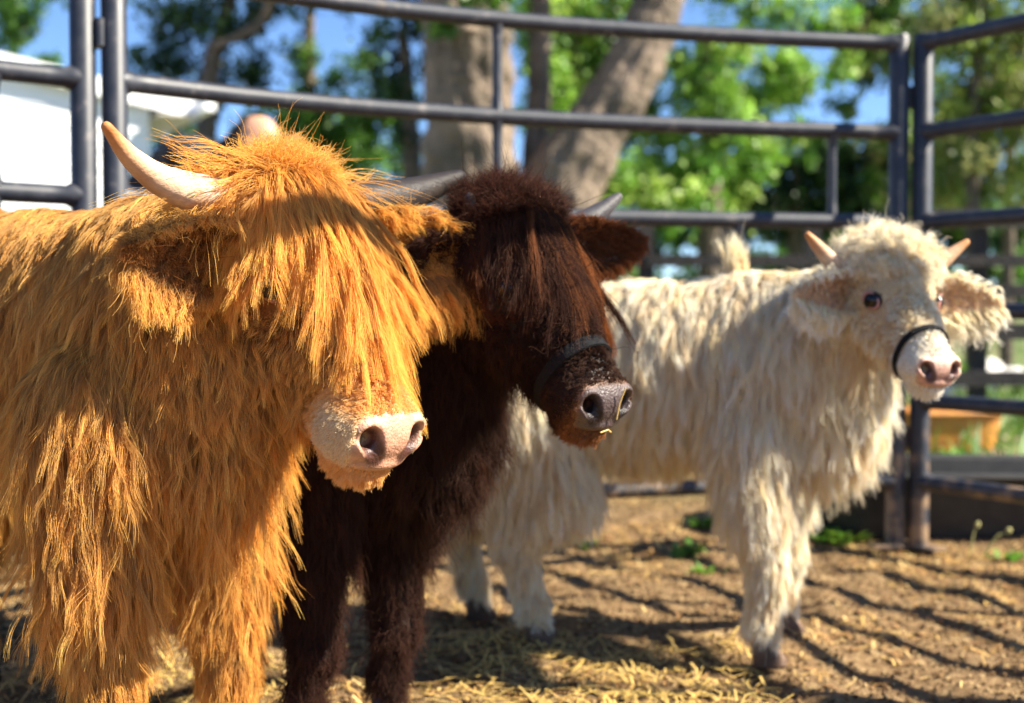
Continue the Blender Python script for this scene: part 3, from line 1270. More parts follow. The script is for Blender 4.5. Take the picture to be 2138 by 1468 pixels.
def scatter(name, n, xr, yr, size, mat, cols, kindshape, seed, dens=None, zoff=.004):
    r = np.random.default_rng(seed)
    x = r.uniform(*xr, n)
    y = yr[0] + (yr[1] - yr[0]) * r.random(n) ** .8
    if dens is not None:
        k = r.random(n) < dens(x, y)
        x, y = x[k], y[k]
        n = len(x)
    z = gheight(x, y)
    c = np.stack([x, y, z + zoff], -1)
    az = r.random(n) * 6.283
    d = np.stack([np.cos(az), np.sin(az), r.normal(0, .22 if kindshape != 'blade' else .1, n)], -1)
    s = size * r.uniform(.4, 1.5, n)[:, None]
    if kindshape == 'straw':
        w = nz(np.cross(d, A(0, 0, 1))) * (.0011 + .0012 * r.random(n))[:, None]
        bend = nz(np.cross(d, A(0, 0, 1))) * (r.normal(0, .25, n))[:, None] * s + A(0, 0, 1) * np.abs(r.normal(0, .08, n))[:, None] * s
        p0, p1, p2 = c - d * s / 2, c + bend * .5, c + d * s / 2
        q = A(0, 0, .0015)
        V = np.stack([p0 - w, p0 + w, p1 + w + q, p1 - w + q, p2 + w, p2 - w], 1)
        F = np.concatenate([np.arange(n)[:, None] * 6 + A(0, 1, 2, 3).astype(int), np.arange(n)[:, None] * 6 + A(3, 2, 4, 5).astype(int)])
        rep = 6
    elif kindshape == 'chip':
        t = r.normal(0, 1, (n, 6, 3)) * .18
        base = np.array([(1, 0, 0), (-1, 0, 0), (0, 1, 0), (0, -1, 0), (0, 0, .6), (0, 0, -.6)])[None]
        V = c[:, None] + (base + t) * s[:, None] * .5
        ff = np.array([(0, 2, 4), (2, 1, 4), (1, 3, 4), (3, 0, 4), (2, 0, 5), (1, 2, 5), (3, 1, 5), (0, 3, 5)])
        F = (np.arange(n)[:, None, None] * 6 + ff[None]).reshape(-1, 3)
        rep = 6
    else:
        up = nz(np.stack([np.cos(az) * .5, np.sin(az) * .5, np.ones(n)], -1))
        w = nz(np.cross(up, A(0, 1, 0))) * s * .07
        tip = c + up * s + d * s * .35
        midp = c + up * s * .55
        V = np.stack([c - w, c + w, midp + w * .8, midp - w * .8, tip + w * .1, tip - w * .1], 1)
        F = np.concatenate([np.arange(n)[:, None] * 6 + A(0, 1, 2, 3).astype(int), np.arange(n)[:, None] * 6 + A(3, 2, 4, 5).astype(int)])
        rep = 6
    ci = r.integers(0, len(cols), n)
    C_ = np.array(cols)[ci] * r.uniform(.7, 1.25, (n, 1))
    return tag(mesh(name, V.reshape(-1, 3), F, mat, smooth=False, col=np.repeat(C_, rep, 0)), kind='stuff')


def clumpy(x, y):
    return np.clip(.22 + 2.9 * vnoise(x, y, .40, 9) + 1.2 * vnoise(x, y, .12, 10), .02, 1)


dry = principled('dry_straw', (1, 1, 1), .7, attr='tint', trans=.15)
bits = principled('litter_bits', (1, 1, 1), .95, attr='tint', spec=.2)
green_blade = principled('green_blade', (1, 1, 1), .5, attr='tint', trans=.35)
tag(scatter('straw', 52000, (-1.7, 2.8), (1.1, 5.4), .036, dry, [(.62, .40, .12), (.52, .30, .085), (.70, .50, .20), (.38, .20, .06), (.30, .15, .05)], 'straw', 61, clumpy), 'scattered yellow straw bits on the brown dirt floor of the pen', 'straw')
tag(scatter('dirt_crumbs', 70000, (-1.7, 2.8), (1.1, 6.2), .009, bits, [(.14, .078, .034), (.22, .13, .058), (.09, .05, .025), (.36, .25, .12)], 'chip', 62), 'crumbs and chips of brown soil lying over the pen floor', 'soil')
tag(scatter('clods', 600, (-1.6, 2.8), (1.3, 5.5), .032, bits, [(.17, .09, .04), (.24, .14, .06), (.11, .06, .03)], 'chip', 66, clumpy), 'larger dry clods of brown soil on the pen floor', 'soil')
tag(scatter('hay', 5000, (-1.3, .5), (1.3, 2.7), .06, dry, [(.66, .46, .14), (.58, .38, .11), (.5, .34, .09)], 'straw', 63, lambda x, y: np.clip(.45 + 2 * vnoise(x, y, .3, 12), 0, 1), zoff=.012), 'loose yellow hay under the orange and dark calves', 'hay')
tag(scatter('grass', 30000, (-9, 9), (4.6, 13), .14, green_blade, [(.10, .22, .03), (.14, .28, .04), (.22, .28, .06)], 'blade', 64, lambda x, y: np.clip(2.2 * vnoise(x, y, 1.3, 14) + .35 * (y - 5) / 4 - .1, 0, 1)), 'green grass and weeds growing outside the pen', 'grass')


# ------------------------------------------------------------------ pen panels of round black pipe
def pipe_mat():
    m, n, l, out = mat_new('black_paint')
    b = n.new('ShaderNodeBsdfPrincipled')
    b.inputs['Roughness'].default_value = .42
    tc = n.new('ShaderNodeTexCoord')
    t = n.new('ShaderNodeTexNoise')
    t.inputs['Scale'].default_value = 22
    t.inputs['Detail'].default_value = 8
    t.inputs['Roughness'].default_value = .7
    l.new(tc.outputs['Object'], t.inputs['Vector'])
    r = n.new('ShaderNodeValToRGB')
    e = r.color_ramp.elements
    e[0].position, e[0].color = .35, (.014, .017, .026, 1)
    e[1].position, e[1].color = .70, (.13, .115, .11, 1)
    x = e.new(.58)
    x.color = (.028, .031, .042, 1)
    l.new(t.outputs['Fac'], r.inputs[0])
    # dried mud splashed on the lowest half metre
    sx = n.new('ShaderNodeSeparateXYZ')
    l.new(tc.outputs['Object'], sx.inputs[0])
    zr_ = n.new('ShaderNodeMapRange')
    zr_.inputs['From Min'].default_value, zr_.inputs['From Max'].default_value = .75, .0
    l.new(sx.outputs['Z'], zr_.inputs[0])
    t3 = n.new('ShaderNodeTexNoise')
    t3.inputs['Scale'].default_value = 13
    t3.inputs['Detail'].default_value = 9
    l.new(tc.outputs['Object'], t3.inputs['Vector'])
    ad = n.new('ShaderNodeMath')
    ad.operation = 'MULTIPLY_ADD'
    ad.inputs[1].default_value = .30
    l.new(zr_.outputs[0], ad.inputs[0])
    l.new(t3.outputs['Fac'], ad.inputs[2])
    mr = n.new('ShaderNodeMapRange')
    mr.inputs['From Min'].default_value, mr.inputs['From Max'].default_value = .68, .88
    l.new(ad.outputs[0], mr.inputs[0])
    mm = n.new('ShaderNodeMix')
    mm.data_type = 'RGBA'
    mm.inputs['B'].default_value = (.26, .17, .10, 1)
    l.new(mr.outputs[0], mm.inputs['Factor'])
    l.new(r.outputs[0], mm.inputs['A'])
    l.new(mm.outputs['Result'], b.inputs['Base Color'])
    rr = n.new('ShaderNodeMapRange')
    rr.inputs['To Min'].default_value, rr.inputs['To Max'].default_value = .35, .6
    l.new(t.outputs['Fac'], rr.inputs[0])
    l.new(rr.outputs[0], b.inputs['Roughness'])
    l.new(b.outputs[0], out.inputs[0])
    return m


PIPE = pipe_mat()
RZ = [1.53, 1.262, .99, .72, .447, .20]


def panel(label, pts, uprights=(), post_r=.030, rail_r=.0235, caps=True, gap=.0, foot=0.0):
    """pts: plan polyline from post to post"""
    pts = np.array(pts, float)
    t = np.r_[0, np.cumsum(np.linalg.norm(np.diff(pts, axis=0), axis=1))]
    deg = min(3, len(pts) - 1)
    px_, py_ = np.polyfit(t, pts[:, 0], deg), np.polyfit(t, pts[:, 1], deg)
    P = lambda s, z: A(np.polyval(px_, s), np.polyval(py_, s), z)
    root = empty('fence_panel', (pts[0][0], pts[0][1], 0))
    tag(root, label, 'fence panel', 'pipe panels of the pen')
    for s in (0, t[-1]):
        p = P(s, 0)
        o = MB().tube([A(p[0], p[1], foot), A(p[0], p[1], 1.545), A(p[0], p[1], 1.556), A(p[0], p[1], 1.560)], [post_r, post_r, post_r * .8, post_r * .3], 18).build('post', PIPE, root)
        fd = nz(P(min(t[-1], s + .05), 0) - P(max(0, s - .05), 0))
        MB().box(A(p[0], p[1], foot + .004), (.16, .07, .008), [fd, A(-fd[1], fd[0], 0), A(0, 0, 1)]).build('foot_plate', PIPE, o, smooth=False)
    for s in (0, t[-1]):       # pin lugs that couple the posts
        p = P(s, 0)
        fd = nz(P(min(t[-1], s + .05), 0) - P(max(0, s - .05), 0)) * (-1 if s == 0 else 1)
        for z in (1.37, .335):
            c_ = A(p[0], p[1], z) + fd * (post_r + .004)
            MB().tube([c_ - A(0, 0, .032), c_ + A(0, 0, .032)], .0125, 12).build('hinge_lug', PIPE, root)
    for z in RZ:
        ss = np.linspace(0.0, t[-1], 24)
        ends = np.minimum(ss, t[-1] - ss)
        ss = np.sort(np.r_[ss, .034, .042, t[-1] - .034, t[-1] - .042])
        ends = np.minimum(ss, t[-1] - ss)
        MB().tube([P(s, z) for s in ss], rail_r * np.where(ends < .036, 1.2, 1.0), 16).build('rail', PIPE, root)
    for (s, i, j, r) in uprights:
        z0, z1 = RZ[j] + .5 * rail_r, RZ[i] - .5 * rail_r
        zz = np.linspace(z0, z1, 12)
        rr = r * (1 + .5 * np.exp(-((zz - z0) / .02) ** 2) + .5 * np.exp(-((zz - z1) / .02) ** 2))
        MB().tube([P(s * t[-1], z) for z in zz], rr, 12).build('upright', PIPE, root)
    return root


panel('curved black pipe panel running behind the three calves', [(-.935, 2.95), (-.63, 3.19), (0, 3.50), (.6, 3.68), (1.175, 3.80)],
      [(.455, 0, 1, .0135), (.455, 1, 2, .0135), (.455, 2, 5, .0135), (.775, 2, 5, .0135), (.905, 1, 2, .0135)])
panel('black pipe panel at the left edge in front of the white shed', [(-1.003, 2.93), (-1.16, 2.81), (-2.5, 1.77)], [(.11, 1, 2, .019), (.11, 2, 5, .016), (.55, 1, 2, .019), (.55, 2, 5, .016)])
panel('black pipe panel on the right coming towards the viewer from the corner', [(1.243, 3.79), (1.44, 3.50), (2.40, 2.08)], [(.5, 0, 2, .0135), (.5, 2, 5, .0135)])
panel('black pipe panel closing the pen on the right outside the picture', [(2.42, 2.02), (2.05, .12)], [(.5, 0, 2, .0135), (.5, 2, 5, .0135)])
# unseen tall pipe arch, added out of view on the right; its bar shades the foreheads
gb = empty('shade_arch', (.75, 1.05, 0))
tag(gb, 'unseen tall black pipe arch added out of view on the right to shade the calves', 'shade arch')
a0, a1 = A(.78, 1.06, 0), A(2.02, 2.14, 0)
dz_ = nz(a1 - a0)
for e0, e1 in ((a0, dz_), (a1, -dz_)):
    MB().tube([e0, e0 + A(0, 0, 1.955), e0 + A(0, 0, 2.035) + e1 * .025, e0 + A(0, 0, 2.09) + e1 * .07, e0 + A(0, 0, 2.115) + e1 * .14], .028, 16).build('post', PIPE, gb)
MB().tube([a0 + A(0, 0, 2.115) + dz_ * .14, a1 + A(0, 0, 2.115) - dz_ * .14], .028, 16).build('crossbar', PIPE, gb)

# ------------------------------------------------------------------ white shed
WHITE = principled('white_siding', (.86, .87, .88), .55, (3, (.80, .82, .84)))
TAUPE = principled('soffit_board', (.50, .46, .42), .8)
ROOFM = principled('pale_metal_roof', (.66, .66, .64), .45, (6, (.6, .6, .58)))
GLASS = principled('dark_glass', (.03, .04, .05), .08)
sd_ = 12.0
cor = at(312, 300, sd_)[0]
apex_x = cor - 4.2
ez = at(360, 232, sd_)[2]
rk = .16
rt = lambda x: at(398, 205, sd_)[2] + (at(398, 205, sd_)[0] - x) * rk if x > apex_x else at(398, 205, sd_)[2] + (at(398, 205, sd_)[0] - apex_x) * rk - (apex_x - x) * rk
shed = empty('shed', (cor, sd_, 0))
tag(shed, 'white sided shed with an overhanging gable roof beyond the left fence panel', 'shed')
lx = apex_x - 4.2
mb = MB()
zr, za, zl = rt(cor) - .10, rt(apex_x) - .10, rt(lx) - .10
prof = [(cor, -.1), (cor, zr), (apex_x, za), (lx, zl), (lx, -.1)]
v = [(x, sd_, z) for x, z in prof] + [(x, sd_ + 5, z) for x, z in prof]
f_ = [(4, 3, 2, 1, 0), (5, 6, 7, 8, 9)] + [(i, (i + 1) % 5, (i + 1) % 5 + 5, i + 5) for i in range(5)]
mb.add(v, f_).build('wall', WHITE, shed, smooth=False)
mb = MB()
for i in range(14):       # lap boards
    z = .15 + i * .19
    mb.box((cor - 4.2, sd_ - .008, z), (8.3, .012, .012))
mb.build('siding', WHITE, shed, smooth=False)
ex = at(398, 205, sd_)[0]
ov = .10
for sgn in (1, -1):
    x0, z0 = apex_x, rt(apex_x)
    x1 = ex if sgn == 1 else apex_x - (ex - apex_x)
    z1 = rt(ex)
    th = .05
    vv = []
    for (x, z) in ((x0, z0), (x1, z1)):
        for y in (sd_ - ov, sd_ + 5.3):
            vv += [(x, y, z), (x, y, z - th)]
    MB().add(vv, [(0, 2, 6, 4), (1, 5, 7, 3), (0, 4, 5, 1), (2, 3, 7, 6), (0, 1, 3, 2), (4, 6, 7, 5)]).build('roof', ROOFM, shed, smooth=False)
    # rake board along the gable and gutter at the eave
    vv = []
    for (x, z) in ((x0, z0 - .005), (x1, z1 - .005)):
        for y in (sd_ - ov - .03, sd_ - ov - .004):
            vv += [(x, y, z), (x, y, z - .17)]
    MB().add(vv, [(0, 2, 6, 4), (1, 5, 7, 3), (0, 4, 5, 1), (2, 3, 7, 6), (0, 1, 3, 2), (4, 6, 7, 5)]).build('rake_board', WHITE, shed, smooth=False)
    MB().box((x1 + sgn * .05, sd_ + 2.4, z1 - .09), (.10, 5.8, .12)).build('gutter', WHITE, shed, smooth=False)
    MB().box(((x1 + (cor if sgn == 1 else lx)) / 2, sd_ + 2.3, z1 - .19), (abs(x1 - (cor if sgn == 1 else lx)) - .02, 5.3, .02)).build('soffit', TAUPE, shed, smooth=False)
wn_ = MB().box((cor - 2.9, sd_ - .02, 1.5), (1.0, .05, 1.1)).build('window', WHITE, shed, smooth=False)
MB().box((cor - 2.9, sd_ - .05, 1.5), (.86, .02, .96)).build('pane', GLASS, wn_, smooth=False)

shed.rotation_euler = (0, 0, math.radians(30))

# ------------------------------------------------------------------ trees
BARK = principled('bark', (.27, .20, .145), .95, (2.2, (.085, .068, .05), 12), bump=4, bscale=11)
BARK2 = principled('bark_dark', (.16, .12, .09), .95, (9, (.09, .07, .05), 8), bump=2, bscale=26)
LEAF = principled('leaf', (1, 1, 1), .5, attr='tint', trans=.4)


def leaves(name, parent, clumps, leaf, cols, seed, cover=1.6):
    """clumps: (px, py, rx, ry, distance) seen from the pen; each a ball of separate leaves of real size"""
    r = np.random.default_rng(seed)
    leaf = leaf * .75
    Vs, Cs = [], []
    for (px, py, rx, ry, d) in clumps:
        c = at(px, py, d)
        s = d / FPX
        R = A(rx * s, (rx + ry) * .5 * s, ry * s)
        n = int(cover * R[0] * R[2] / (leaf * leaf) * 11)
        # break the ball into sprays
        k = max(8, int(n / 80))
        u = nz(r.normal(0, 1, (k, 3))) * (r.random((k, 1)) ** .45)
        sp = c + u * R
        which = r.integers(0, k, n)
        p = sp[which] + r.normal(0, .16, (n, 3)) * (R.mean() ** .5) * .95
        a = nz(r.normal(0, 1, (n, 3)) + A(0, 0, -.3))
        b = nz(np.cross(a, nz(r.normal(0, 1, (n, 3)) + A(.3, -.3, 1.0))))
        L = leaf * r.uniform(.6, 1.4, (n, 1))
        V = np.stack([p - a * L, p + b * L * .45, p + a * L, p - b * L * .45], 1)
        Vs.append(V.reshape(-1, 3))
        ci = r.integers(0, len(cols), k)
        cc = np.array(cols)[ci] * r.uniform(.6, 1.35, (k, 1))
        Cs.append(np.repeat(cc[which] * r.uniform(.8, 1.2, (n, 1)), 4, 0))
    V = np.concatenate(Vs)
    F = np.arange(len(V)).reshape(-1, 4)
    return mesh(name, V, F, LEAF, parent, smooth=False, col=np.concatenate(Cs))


def fill(x0, x1, y0, y1, n, rx, ry, d, seed):
    r = np.random.default_rng(seed)
    return [(r.uniform(x0, x1), r.uniform(y0, y1), rx * r.uniform(.7, 1.3), ry * r.uniform(.7, 1.3), d * r.uniform(.96, 1.06)) for _ in range(n)]


def trunk_tube(mb, pts, r, seg=56, seed=0):
    pts = np.array(pts, float)
    t = np.linspace(0, 1, len(pts))
    tt = np.linspace(0, 1, 60)
    q = np.stack([np.interp(tt, t, pts[:, i]) for i in range(3)], -1)
    rr = np.interp(tt, t, r)
    for _ in range(6):
        q[1:-1] = (q[:-2] + 2 * q[1:-1] + q[2:]) / 4
    rg = np.random.default_rng(seed)
    rr = rr * (1 + rg.normal(0, .02, 60))
    mb.tube(q, rr, seg)
    v = mb.v[-1]
    c_ = np.repeat(q, seg, 0)
    nn = nz(v - c_)
    R_ = np.repeat(rr, seg)[:, None]
    bumpy = np.sin(v[:, 2:3] * 5.1 + seed) * np.sin(nn[:, :1] * 3 + v[:, 2:3]) * .07 + np.sin(v[:, 2:3] * 13 + nn[:, :1] * 5) * .035 + .04 * np.sin(np.arctan2(nn[:, 1:2], nn[:, :1]) * 13 + 2.2 * np.sin(v[:, 2:3] * 2.3)) + rg.normal(0, .028, (len(v), 1))
    mb.v[-1] = v + nn * R_ * bumpy
    return mb


def tree(label, stems, clumps, leaf, cols, seed, bark=None, cover=1.6, group='trees behind the pen', name='tree'):
    p0 = stems[0][0][0]
    root = empty(name, (p0[0], p0[1], 0))
    tag(root, label, 'tree', group)
    mb = MB()
    for i, (pts, r) in enumerate(stems):
        trunk_tube(mb, pts, r, seed=seed + i)
    mb.build('trunk', bark or BARK, root)
    if clumps:
        leaves('crown', root, clumps, leaf, cols, seed, cover)
    return root


def G(px, d):      # foot of a trunk
    x = at(px, 700, d)[0]
    return A(x, d, -.1)


GREEN = [(.08, .19, .025), (.12, .27, .03), (.18, .34, .045), (.05, .13, .02)]
LIME = [(.19, .36, .04), (.26, .44, .06), (.32, .46, .08), (.12, .26, .035)]
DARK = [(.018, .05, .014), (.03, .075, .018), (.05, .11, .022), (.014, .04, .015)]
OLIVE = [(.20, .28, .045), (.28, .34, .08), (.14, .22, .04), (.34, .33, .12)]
tree('huge oak whose thick trunk splits into a leaning right stem behind the dark calf',
     [([G(985, 13), at(985, 560, 13), at(980, 250, 13), at(975, 40, 13), at(960, -300, 13)], [.58, .48, .46, .44, .38]),
      ([G(1100, 13.1), at(1125, 560, 13.1), at(1165, 390, 13.1), at(1265, 240, 13.1), at(1350, 90, 13.1), at(1410, -120, 13.2), at(1440, -400, 13.2)], [.52, .46, .40, .33, .27, .23, .2]),
      ([at(1060, 600, 13), at(1110, 420, 13.4), at(1125, 200, 13.6), at(1130, 0, 13.8), at(1100, -300, 13.8)], [.2, .14, .12, .11, .08])],
     [(1120, -330, 420, 150, 14), (800, -300, 240, 130, 13), (1500, -320, 240, 130, 14), (1010, -20, 130, 34, 12), (930, 60, 34, 40, 12.2)], .075, GREEN, 101)
tree('bright green tree seen between the two oak stems', [([G(1200, 17), at(1210, 300, 17), at(1200, 0, 17)], [.2, .15, .08])],
     [(1190, 60, 110, 90, 17), (1150, 190, 75, 90, 16.5), (1260, 130, 60, 90, 17), (1130, 20, 50, 60, 16), (1240, -60, 120, 60, 17), (1190, 330, 70, 60, 17), (1300, 20, 60, 60, 17)] + fill(1060, 1330, 0, 420, 12, 55, 55, 18, 2), .085, LIME, 102, BARK2)
tree('bright leafy tree to the right of the leaning oak stem', [([G(1480, 16), at(1485, 300, 16), at(1470, 60, 16)], [.18, .12, .06])],
     [(1440, 330, 110, 80, 16), (1320, 400, 90, 55, 15), (1500, 220, 110, 80, 16), (1570, 330, 50, 50, 16.5), (1600, 60, 70, 60, 17), (1640, 160, 60, 50, 16.5), (1430, 420, 90, 40, 15.5), (1500, 90, 60, 50, 16), (1560, -60, 160, 60, 17), (1720, 20, 60, 50, 17)] + fill(1360, 1640, 120, 440, 16, 60, 50, 17, 1) + fill(1620, 1750, 110, 290, 6, 45, 45, 17, 8), .085, LIME, 103, BARK2, cover=1.3)
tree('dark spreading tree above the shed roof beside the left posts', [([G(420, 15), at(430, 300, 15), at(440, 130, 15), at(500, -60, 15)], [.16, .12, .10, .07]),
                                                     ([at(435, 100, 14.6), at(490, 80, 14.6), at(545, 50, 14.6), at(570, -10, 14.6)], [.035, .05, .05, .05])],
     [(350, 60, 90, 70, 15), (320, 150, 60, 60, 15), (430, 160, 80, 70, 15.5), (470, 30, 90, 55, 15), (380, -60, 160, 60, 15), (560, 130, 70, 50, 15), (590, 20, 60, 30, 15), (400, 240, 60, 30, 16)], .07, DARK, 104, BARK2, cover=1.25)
tree('slender green tree with thin pale trunk left of the oak', [([G(650, 16), at(650, 300, 16), at(645, 100, 16), at(650, -60, 16)], [.11, .09, .07, .05])],
     [(700, 200, 80, 50, 16), (780, 260, 70, 60, 16), (620, 230, 60, 50, 16), (540, 260, 60, 35, 16), (760, 130, 50, 40, 16), (700, 300, 80, 40, 16), (640, 130, 40, 40, 16), (660, -60, 120, 40, 16)] + fill(540, 860, 230, 340, 8, 60, 40, 16, 7), .07, GREEN, 105, cover=1.2)
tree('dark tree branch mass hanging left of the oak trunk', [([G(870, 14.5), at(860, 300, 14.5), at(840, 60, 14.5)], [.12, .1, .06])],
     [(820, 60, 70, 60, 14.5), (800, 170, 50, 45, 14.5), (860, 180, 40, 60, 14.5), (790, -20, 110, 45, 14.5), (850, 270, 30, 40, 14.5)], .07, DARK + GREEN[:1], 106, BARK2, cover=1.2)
tree('pale green tree at the top left corner over the shed', [([G(-60, 17), at(-60, 200, 17), at(-30, 0, 17)], [.16, .12, .08])],
     [(30, 30, 70, 45, 17), (-60, 90, 70, 90, 17), (90, -20, 90, 40, 17), (100, 120, 30, 18, 17), (20, 90, 40, 20, 17)], .08, GREEN, 107, BARK2)
tree('yellow green tree behind the right fence panel', [([G(2030, 12), at(2030, 300, 12), at(2050, 0, 12)], [.07, .06, .04]), ([G(2100, 13), at(2110, 300, 13), at(2120, 60, 13)], [.07, .05, .04])],
     [(2030, 90, 80, 90, 12), (2110, 200, 70, 100, 12), (2000, 230, 60, 70, 12), (2080, 350, 90, 60, 12), (1990, 370, 50, 50, 12.5), (2090, -40, 130, 60, 12), (2200, 200, 80, 220, 12)] + fill(1950, 2180, -20, 430, 16, 60, 60, 12.5, 3), .06, OLIVE, 108, BARK2, cover=1.1)
tree('hazy green tree over the corner posts', [([G(1900, 18), at(1890, 300, 18), at(1880, 60, 18)], [.16, .12, .06])],
     [(1860, 60, 90, 60, 18), (1780, 90, 50, 40, 18), (1930, 150, 60, 60, 18), (1900, -40, 150, 50, 18), (1870, 300, 60, 50, 18), (1850, 380, 60, 40, 18), (1760, 230, 40, 30, 18)] + fill(1680, 1960, -20, 140, 8, 70, 50, 18, 4) + fill(1780, 1960, 260, 430, 6, 60, 50, 18, 5), .09, GREEN + OLIVE, 109, BARK2, cover=1.2)
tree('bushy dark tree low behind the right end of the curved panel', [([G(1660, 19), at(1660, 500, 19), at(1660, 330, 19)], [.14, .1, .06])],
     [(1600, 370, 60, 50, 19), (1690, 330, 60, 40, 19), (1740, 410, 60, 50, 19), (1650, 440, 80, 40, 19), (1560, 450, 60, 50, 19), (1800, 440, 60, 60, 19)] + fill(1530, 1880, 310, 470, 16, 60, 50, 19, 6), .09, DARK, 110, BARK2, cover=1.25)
# a continuous belt of brush far behind
wv_ = []
for i in range(34):
    px = -250 + i * 76
    wv_.append((px + R0.uniform(-20, 20), 475 + R0.uniform(-45, 45), 70, 85, 26))
    wv_.append((px + R0.uniform(-30, 30), 600 + R0.uniform(-10, 10), 70, 60, 25))
w_ = leaves('brush', None, wv_, .13, DARK + GREEN, 111, 1.7)
tag(w_, 'far belt of dark green brush behind the fences', 'brush', kind='stuff')
wv_ = [(380, 310, 90, 45, 20), (520, 320, 90, 40, 20), (660, 350, 100, 40, 20), (800, 350, 80, 60, 20), (430, 400, 130, 60, 20), (700, 430, 150, 60, 20)]
w_ = leaves('hedge', None, wv_, .09, GREEN + DARK, 112, 1.7)
tag(w_, 'green hedge to the right of the white shed', 'hedge')

# ------------------------------------------------------------------ things outside the right corner
DWOOD = principled('dark_boards', (.014, .012, .012), .8, (14, (.035, .028, .024)), bump=1, bscale=40)
bf = empty('board_fence', (at(2000, 600, 7.4)[0], 7.4, 0))
tag(bf, 'dark board fence standing beyond the pen corner on the right', 'fence')
x0, x1 = at(1350, 600, 7.4)[0], at(2400, 600, 7.4)[0]
for x in np.linspace(x0, x1, 7):
    MB().box((x, 7.46, .62), (.09, .09, 1.24)).build('post', DWOOD, bf, smooth=False)
for z, hgt, xa in ((1.27, .11, at(1925, 600, 7.4)[0]), (1.02, .07, x0), (.84, .08, at(1925, 600, 7.4)[0]), (.60, .10, x0), (.32, .09, x0)):
    MB().box(((xa + x1) / 2, 7.4, z), (x1 - xa, .035, hgt)).build('board', DWOOD, bf, smooth=False)

YEL = principled('yellow_plastic', (.70, .28, .03), .6, (7, (.42, .17, .04)))


def tub(name, label, cat, c, ax, size, mat, wall=.02, taper=.85):
    root = empty(name, c)
    tag(root, label, cat)
    c = A(*c)
    d0 = A(math.cos(ax), math.sin(ax), 0)
    d1 = A(-d0[1], d0[0], 0)
    L, Wd, Ht = size

    def ring(l, w, z, n=9):
        out = []
        rad = min(l, w) * .35
        for qx, qy, a0 in ((1, 1, 0), (-1, 1, 90), (-1, -1, 180), (1, -1, 270)):
            for i in range(n):
                a = math.radians(a0 + 90 * i / (n - 1))
                out.append(c + d0 * (qx * (l / 2 - rad) + rad * math.cos(a)) + d1 * (qy * (w / 2 - rad) + rad * math.sin(a)) + A(0, 0, z))
        return out
    rs = [ring(L * taper, Wd * taper, 0), ring(L * (taper + 1) / 2, Wd * (taper + 1) / 2, Ht * .5), ring(L, Wd, Ht), ring(L - 2 * wall, Wd - 2 * wall, Ht),
          ring(L * taper - 2 * wall, Wd * taper - 2 * wall, wall)]
    n = len(rs[0])
    F = []
    for i in range(len(rs) - 1):
        for j in range(n):
            F.append((i * n + j, i * n + (j + 1) % n, (i + 1) * n + (j + 1) % n, (i + 1) * n + j))
    F.append(tuple(range(n - 1, -1, -1)))
    F.append(tuple((len(rs) - 1) * n + j for j in range(n)))
    MB().add(np.concatenate(rs), F).build('basin', mat, root, smooth=False)
    rr = ring(L + .01, Wd + .01, Ht)
    MB().tube(rr + [rr[0]], wall * .7, 8, cap=False).build('rim', mat, root)
    return root


BLK = principled('black_rubber', (.012, .012, .013), .6, (20, (.03, .028, .025)))
tub('feed_trough', 'long black rubber trough on the ground outside the right corner posts', 'trough', (1.78, 4.12, 0), math.radians(-4), (1.9, .52, .20), BLK)
tub('feed_tub', 'yellow plastic tub on the pale dirt beyond the black trough', 'tub', (at(1960, 900, 6.6)[0], 6.6, 0), math.radians(8), (.62, .4, .19), YEL)
YR = np.random.default_rng(8)
STONE = principled('white_stone', (.80, .78, .74), .9, (9, (.6, .56, .5)), bump=1, bscale=20)


def boulder(label, c, r, seed):
    f = SDF()
    g = np.random.default_rng(seed)
    for i in range(6):
        f.ell(A(*c) + g.normal(0, .35, 3) * r * A(1, .7, .5), A(*(g.uniform(.4, .7, 3) * r * A(1.1, 1, .8))), None, k=.04)
    v, fc = surface(f, A(*c) - 2 * r, A(*c) + 2 * r, r * .09)
    v = v + (g.random(v.shape) - .5) * r * .03
    return tag(mesh('boulder', v, fc, STONE, None, smooth=False), label, 'rock', 'pale rocks outside the pen')


boulder('large white rock among green weeds outside the right panel', (at(2065, 790, 10)[0], 10, .18), .20, 3)
boulder('small pale rock left of the large white one', (at(2000, 800, 10)[0], 10.2, .08), .13, 4)
boulder('small white rock right of the large white one in the grass', (at(2125, 770, 11)[0], 11, .15), .12, 6)

# weeds inside and just outside the pen
def weed(label, c, n, size, seed, up=.8):
    r = np.random.default_rng(seed)
    V, Cc = [], []
    for i in range(n):
        az = r.random() * 6.283
        o = A(c[0] + r.normal(0, size * .35), c[1] + r.normal(0, size * .35), 0)
        o[2] = gheight(np.array([o[0]]), np.array([o[1]]))[0]
        d = nz(A(math.cos(az), math.sin(az), up * r.uniform(.5, 1.5)))
        w = nz(np.cross(d, A(0, 0, 1)))
        L = size * r.uniform(.5, 1.2)
        wd = L * .16
        k = A(0, 0, 1) * L
        V += [o, o + d * L * .4 + w * wd, o + d * L * .75 + w * wd * .8 - k * .03, o + d * L - k * .12, o + d * L * .75 - w * wd * .8 - k * .03, o + d * L * .4 - w * wd]
        Cc += [A(.10, .24, .03) * r.uniform(.7, 1.5) * A(r.uniform(.9, 1.6), 1, 1)] * 6
    V = np.array(V)
    F = np.concatenate([np.arange(n)[:, None] * 6 + A(0, 1, 2, 5).astype(int), np.arange(n)[:, None] * 6 + A(5, 2, 3, 4).astype(int)])
    return tag(mesh('weed', V, F, green_blade, None, smooth=False, col=np.array(Cc)), label, 'weed', 'green weeds around the pen')


